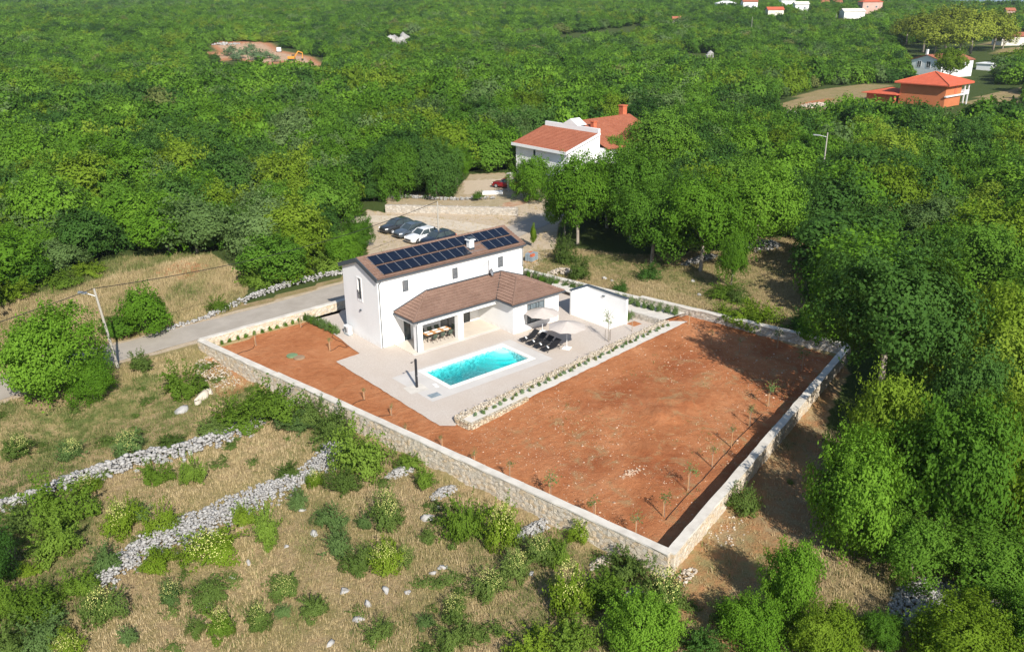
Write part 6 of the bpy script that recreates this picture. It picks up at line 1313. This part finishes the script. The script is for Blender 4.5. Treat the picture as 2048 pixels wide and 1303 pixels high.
def car(x, y, rz, paint, label, s_=1.0, glass='glass'):
    z = hz(x, y) + .02; t = empty('parked_car', (x, y, z), label, 'car', 'parked cars', rz, (s_,) * 3)
    # lengthwise stations: x, half width, bottom, sill/shoulder, (front = -x)
    st = [(-2.30, .62, .38, .62), (-2.22, .80, .28, .78), (-1.85, .90, .24, .90), (-1.0, .93, .22, 1.00), (0, .94, .22, 1.03), (1.2, .93, .22, 1.06), (1.9, .91, .26, 1.06), (2.25, .82, .34, .98), (2.34, .68, .45, .80)]
    b_ = MB(); n = len(st); V = []
    for (sx_, w_, zb__, zt) in st: V += [(sx_, -w_ * .9, zb__), (sx_, -w_, zb__ + .18), (sx_, -w_ * 1.0, (zb__ + zt) / 2 + .12), (sx_, -w_ * .93, zt - .03), (sx_, -w_ * .55, zt + .035), (sx_, w_ * .55, zt + .035), (sx_, w_ * .93, zt - .03), (sx_, w_, (zb__ + zt) / 2 + .12), (sx_, w_, zb__ + .18), (sx_, w_ * .9, zb__)]
    k_ = 10; Fs = [(i * k_ + j, i * k_ + (j + 1) % k_, (i + 1) * k_ + (j + 1) % k_, (i + 1) * k_ + j) for i in range(n - 1) for j in range(k_)]
    b_.add(V, Fs + [tuple(range(k_)), tuple((n - 1) * k_ + j for j in range(k_))[::-1]]); b_.build('body', paint, t, True)
    g = MB(); cab = [(-1.05, .80, 1.0), (-.35, .68, 1.50), (.4, .68, 1.58), (1.35, .66, 1.53), (2.12, .74, 1.04)]
    V = []
    for (sx_, w_, zt) in cab: V += [(sx_, -.86, 1.0), (sx_, -w_, zt), (sx_, w_, zt), (sx_, .86, 1.0)]
    Fs = [(i * 4 + j, i * 4 + j + 1, (i + 1) * 4 + j + 1, (i + 1) * 4 + j) for i in range(4) for j in range(3)]; g.add(V, Fs); g.build('window', M[glass], t)
    r = MB(); rv = [(-.36, .66, 1.515), (.4, .67, 1.60), (1.36, .65, 1.55)]; V = []
    for (sx_, w_, zt) in rv: V += [(sx_, -w_, zt - .03), (sx_, -w_ * .7, zt + .02), (sx_, w_ * .7, zt + .02), (sx_, w_, zt - .03)]
    r.add(V, [(i * 4 + j, i * 4 + j + 1, (i + 1) * 4 + j + 1, (i + 1) * 4 + j) for i in range(2) for j in range(3)])
    for sg in (-1, 1):
        for (a, c_) in (((-1.05, sg * .84, 1.0), (-.36, sg * .68, 1.51)), ((.45, sg * .87, 1.02), (.42, sg * .69, 1.57)), ((1.36, sg * .67, 1.53), (2.1, sg * .80, 1.04))): r.beam(a, c_, .06, .05)
        r.beam((-.36, sg * .68, 1.51), (1.36, sg * .67, 1.54), .05, .05)
    r.build('roof', paint, t)
    for sx_ in (-1.42, 1.42):
        for sg in (-1, 1):
            w_ = MB(); w_.lathe([(.20, -.12), (.33, -.11), (.36, -.06), (.36, .06), (.33, .11), (.20, .12)], 18); o = w_.build('wheel', M['rubber'], t, False); o.location = (sx_, sg * .84, .36); o.rotation_euler = (math.pi / 2, 0, 0)
            h_ = MB(); h_.lathe([(.03, -.125), (.22, -.122), (.22, .122), (.03, .125)], 10); h_.build('rim', M['silver'], o)
    for sg in (-1, 1):
        MB().beam((-2.27, sg * .62, .70), (-2.05, sg * .80, .76), .16, .13).build('headlight', M['white'], t)
        MB().beam((2.24, sg * .66, .88), (2.12, sg * .84, .9), .12, .12).build('tail_light', M['brightred'], t)
        MB().beam((-.75, sg * .95, 1.03), (-.72, sg * 1.06, 1.05), .12, .12).build('wing_mirror', paint, t)
    MB().box(-2.335, -.5, .42, -2.25, .5, .62).build('grille', M['darkmetal'], t)
cars = [((794, 452), 'dark grey parked car, farthest from the villa, first of the row', carpaint('anthracite paint', (.06, .065, .07))), ((822, 461), 'slate blue grey parked car, second of the row', carpaint('slate paint', (.13, .16, .19))), ((846, 471), 'white parked car, third of the row', carpaint('white car paint', (.75, .75, .75), .3, 0)), ((876, 477), 'dark blue parked car nearest the villa, partly behind its roof', carpaint('dark blue paint', (.035, .045, .065)))]
for (q_, lb, m_) in cars:
    x, y = gz(q_[0], q_[1], .7); car(x, y, rad(4), m_, lb, 1.12)
x, y = gz(1012, 368, .6); car(x, y, rad(-60), carpaint('dark red paint', (.30, .012, .015)), 'dark red car in the shade at the courtyard gate of the white house', 1.05)
x, y = gz(830, 446, .3)
# pallet of blocks, gate pillar, slab
x, y = gp(1063, 522); t = empty('pallet', (x, y, hz(x, y)), 'pallet stacked with bluish concrete blocks behind the villa', 'pallet', None, .3)
for i in range(5): MB().box(-.75, -.55 + i * .24, .10, .75, -.45 + i * .24, .14).build('board', M['stake'], t)
for yy in (-.5, 0, .5): MB().box(-.75, yy - .05, 0, .75, yy + .05, .10).build('runner', M['stake'], t)
for j in range(2):
    for i in range(3):
        for kz in range(3):
            o = MB().box(-.34, -.16, 0, .34, .16, .30).build('concrete_block', M['block'] if kz < 2 or (i + j) % 3 else M['terracotta'], None, bevel=.015); o.location = (x + (-.36 + j * .73) * math.cos(.3) - (-.36 + i * .36) * math.sin(.3), y + (-.36 + j * .73) * math.sin(.3) + (-.36 + i * .36) * math.cos(.3), hz(x, y) + .145 + kz * .31); o.rotation_euler = (0, 0, .3 + random.uniform(-.02, .02))
            tag(o, f'concrete block on the pallet, {["bottom", "middle", "top"][kz]} layer, {["villa", "road"][j]} side row, {ordw(i)} from the terrace', 'concrete block', 'blocks on the pallet')
x, y = gp(1021, 382); t = empty('gate_pillar', (x, y, hz(x, y)), 'grey stone gate pillar in front of the dark red car', 'pillar'); MB().box(-.4, -.4, 0, .4, .4, 2.9).build('shaft', M['masonry_grey'], t); MB().box(-.48, -.48, 2.904, .48, .48, 3.05).build('cap', M['coping'], t)
x, y = gp(985, 388); o = MB().box(-1.7, -.45, 0, 1.7, .45, .5).build('concrete_trough', M['white'], None, bevel=.03); o.location = (x, y, hz(x, y)); o.rotation_euler = (0, 0, -.65); tag(o, 'long white concrete trough on the sandy courtyard', 'trough')
x, y = gp(1105, 372); o = MB().box(-2.2, -1.5, 2.2, 2.2, 1.5, 2.35).box(-2.1, -1.4, 0, -1.9, -1.2, 2.2).box(1.9, 1.2, 0, 2.1, 1.4, 2.2).box(-2.1, 1.2, 0, -1.9, 1.4, 2.2).box(1.9, -1.4, 0, 2.1, -1.2, 2.2).build('carport', M['tin']); o.location = (x, y, hz(x, y)); tag(o, 'light flat carport roof beside the round tree of the white house', 'carport')
# excavator in the clearing
x, y = gp(584, 122); ex = empty('excavator', (x, y, hz(x, y)), 'orange excavator with folded boom in the red earth clearing', 'excavator', None, rad(-40), (1.05,) * 3)
for sg in (-1, 1): MB().tube([(-1.6, sg * 1.1, .45), (1.6, sg * 1.1, .45)], .45, 8).build('track', M['darkmetal'], ex)
MB().box(-1.7, -1.3, .95, 1.5, 1.3, 2.1).build('body', M['orange'], ex, bevel=.1); cb_ = MB().box(.2, -1.28, 2.1, 1.5, -.2, 3.1).build('cab', M['orange'], ex, bevel=.08); MB().box(.35, -1.31, 2.3, 1.53, -.3, 3.0).build('window', M['glass'], cb_)
bo = MB(); bo.beam((1.2, .3, 1.6), (3.2, .3, 4.3), .45, .5); bo.beam((3.2, .3, 4.3), (5.2, .3, 3.6), .4, .45); bo.build('boom', M['orange'], ex); MB().beam((5.2, .3, 3.6), (5.0, .3, 1.0), .3, .35).build('arm', M['orange'], ex); MB().box(4.5, -.2, .2, 5.3, .8, 1.0).build('bucket', M['darkmetal'], ex)
x, y = gp(558, 104); t = empty('water_tank', (x, y, hz(x, y)), 'white water tank standing in the red earth clearing', 'tank'); MB().tube([(0, 0, .3), (0, 0, 2.3)], 1.3, 12).build('barrel', M['white'], t); MB().box(-1.2, -1.2, 0, 1.2, 1.2, .3).build('stand', M['darkmetal'], t)
# ------------------------------------------------------------------ soil stones and grass
n = 4200; cx, cy = rng.uniform(-6, 31, n * 2), rng.uniform(-38, -14, n * 2)
m_ = inpoly(cx, cy, off(PLOT, -1.2)) & (cy < -18.3 + (cx) * .1) & (rng.random(n * 2) < .45 + .55 * (undul(cx, cy, 6, 3) > .1)); cx, cy = cx[m_][:n], cy[m_][:n]
cz_ = soil_h(cx, cy); tag(rockpile('soil_stones', np.stack([cx, cy, cz_ + .005], 1), rng.gamma(1.3, .017, len(cx)) + .012, M['chip'], None, None, .6, None, 77), kind='stuff')
ox, oy = np.random.default_rng(3).normal(size=(2, 120)) * .45; C_ = np.stack([9.2 + ox, -26.4 + oy, soil_h(9.2 + ox, -26.4 + oy)], 1); rockpile('stone_heap', C_, np.full(120, .11), M['chip'], 'small heap of dug up pale stones in the red field', 'stone heap', .7, None, 9)
ox = np.random.default_rng(4).normal(size=(2, 60)) * np.array([[.5], [.18]]); C_ = np.stack([1.3 + ox[0], -30.6 + ox[1], soil_h(1.3 + ox[0], -30.6 + ox[1]) + .05], 1); rockpile('stone_heap', C_, np.full(60, .10), M['chip'], 'short strip of broken stones in the red field near the saplings', 'stone heap', .7, None, 10)
def tufts(name, x, y, tan, hgt, seed, zf=None):
    rs = np.random.default_rng(seed); n = len(x); k_ = 6; z = H(x, y) if zf is None else zf(x, y); B = np.repeat(np.stack([x, y, z], 1), k_, 0) + np.concatenate([rs.normal(size=(n * k_, 2)) * .13, np.zeros((n * k_, 1))], 1)
    a = rs.uniform(0, 6.28, n * k_); ln = rs.uniform(.15, .7, n * k_); hh = np.repeat(hgt, k_) * rs.uniform(.4, 1.1, n * k_); wv = np.stack([-np.sin(a), np.cos(a), 0 * a], 1) * .020; tip = B + np.stack([np.cos(a) * ln * hh, np.sin(a) * ln * hh, hh], 1)
    V = np.stack([B - wv, B + wv, tip], 1).reshape(-1, 3); Q = np.arange(len(V)).reshape(-1, 3); lv = np.clip(np.repeat(np.repeat(tan, k_) + rs.normal(size=n * k_) * .09, 3), 0, 1)
    return tag(npmesh(name, V, Q, M['tuft'], dict(lv=lv)), kind='stuff')
n = 300000; gx, gy = rng.uniform(-75, 66, n), rng.uniform(-62, 60, n)
dA = (gx + 13) * -.988 + (gy - 11.3) * -.156; dB = (gx + 5) * .257 + (gy + 39.4) * -.966
okf = ((dA > .5) & (gy < 12) & (gx > -60)) | ((dB > .5) & (gx < 14 + (gy + 50) * .3) & (gy > -60)); okm = inpoly(gx, gy, MEADOW) | inpoly(gx, gy, RIGHTF) | (inpoly(gx, gy, off(YARDG, -2)) & (rng.random(n) < .12))
for i in range(len(ROADPATH) - 1):
    (ax, ay), (bx, by) = ROADPATH[i], ROADPATH[i + 1]; t_ = np.clip(((gx - ax) * (bx - ax) + (gy - ay) * (by - ay)) / ((bx - ax) ** 2 + (by - ay) ** 2), 0, 1); nr = np.hypot(gx - ax - t_ * (bx - ax), gy - ay - t_ * (by - ay)) < 2.9; okf &= ~nr; okm &= ~nr
m_ = (okf | okm) & ~inpoly(gx, gy, off(PLOT, .5)) & ~(inpoly(gx, gy, LANE) & (rng.random(n) < .8)); gx, gy = gx[m_], gy[m_]
ixx = np.clip(np.searchsorted(xs, gx), 0, len(xs) - 1); iyy = np.clip(np.searchsorted(ys, gy), 0, len(ys) - 1); gn = grn[ixx, iyy]
pn_ = undul(gx, gy, 7, 2) * .3 + undul(gx, gy, 2.5, 6) * .2; tan_ = np.clip(.70 - gn * .9 - pn_ * .75 - .12 * (undul(gx, gy, 1.6, 9) > .35), 0, 1)
cg = (undul(gx, gy, 3.1, 11) + .8 * gn + .35 * undul(gx, gy, 14, 4) + .3 * rng.normal(size=len(gx)) > .78) & okf[m_] & (rng.random(len(gx)) < .6)
tufts('low_weeds', gx[cg] + .05, gy[cg], np.full(cg.sum(), .10) + .12 * (rng.random(cg.sum()) > .6), rng.uniform(.2, .5, cg.sum()), 8)
wx_, wy_ = rng.uniform(2, 29, 2400), rng.uniform(-36, -18, 2400); sel = inpoly(wx_, wy_, off(PLOT, -2)) & (wy_ < -19 + wx_ * .1) & (undul(wx_, wy_, 3.3, 8) + .4 * rng.normal(size=2400) > .62); wx_, wy_ = wx_[sel], wy_[sel]
tufts('soil_weeds', wx_, wy_, np.where(rng.random(len(wx_)) < .5, .22, .8), rng.uniform(.06, .2, len(wx_)), 15, soil_h)
gcx, gcy = rng.uniform(-48, 14, 1500), rng.uniform(-60, 10, 1500); dA = (gcx + 13) * -.988 + (gcy - 11.3) * -.156; dB = (gcx + 5) * .257 + (gcy + 39.4) * -.966
sel = (((dA > 1.0) & (gcy < 9)) | ((dB > 1.2) & (gcx < 10))) & (undul(gcx, gcy, 5, 12) + .9 * (np.abs(dA - 2.5) < 2) + .5 * (np.abs(gcy + 5) < 2.5) + .35 * rng.normal(size=1500) > .45); gcx, gcy = gcx[sel][:230], gcy[sel][:230]
LV, LQ, LL = [], [], []; b0 = 0
for i in range(len(gcx)):
    V, Q, lv = crown(900 + i % 12, 620, .085, 9, .8, 'bush', .4); rr_ = rng.uniform(.35, 1.0); hh_ = rng.uniform(.22, .5); a_ = rng.uniform(0, 6.28); V = V * [rr_ * rng.uniform(.7, 1.3), rr_, hh_]
    V = np.stack([V[:, 0] * math.cos(a_) - V[:, 1] * math.sin(a_) + gcx[i], V[:, 0] * math.sin(a_) + V[:, 1] * math.cos(a_) + gcy[i], V[:, 2] + hz(gcx[i], gcy[i]) + hh_ * .3], 1); LV.append(V); LQ.append(Q + b0); LL.append(np.clip(lv + rng.normal() * .25, 0, 1)); b0 += len(V)
tag(npmesh('undergrowth', np.vstack(LV), np.vstack(LQ), LM['scrub'], dict(lv=np.concatenate(LL))), kind='stuff')
tufts('meadow_grass', gx, gy, tan_, rng.uniform(.14, .40, len(gx)) * np.where(inpoly(gx, gy, MEADOW), 1.7, 1), 5)
rs_ = np.random.default_rng(21); n = 900; u_ = rs_.uniform(0, 29, n); v_ = rs_.normal(size=n) * .26
C_ = np.stack([pa[0] + tp[0] * u_ + npn[0] * v_, pa[1] + tp[1] * u_ + npn[1] * v_, .40 + .03 * np.sin(u_ * 3) + rs_.uniform(-.02, .05, n)], 1)
rockpile('planter_rubble', C_, rs_.uniform(.06, .14, n), M['rockwarm'], 'row of loose yellowish stones capping the long planter wall', 'rubble edging', .6, None, 41)
# ------------------------------------------------------------------ air
hb_ = MB().box(-700, -700, -65, 4300, 4300, 120); hz_ = NB('haze'); hz_.t.nodes.remove(hz_.b); vo = hz_.t.nodes.new('ShaderNodeVolumePrincipled'); vo.inputs['Density'].default_value = .00009; vo.inputs['Color'].default_value = (.80, .88, 1, 1); vo.inputs['Anisotropy'].default_value = .2
hz_.t.links.new(vo.outputs[0], [n for n in hz_.t.nodes if n.type == 'OUTPUT_MATERIAL'][0].inputs['Volume']); tag(hb_.build('haze', hz_.m), kind='stuff')
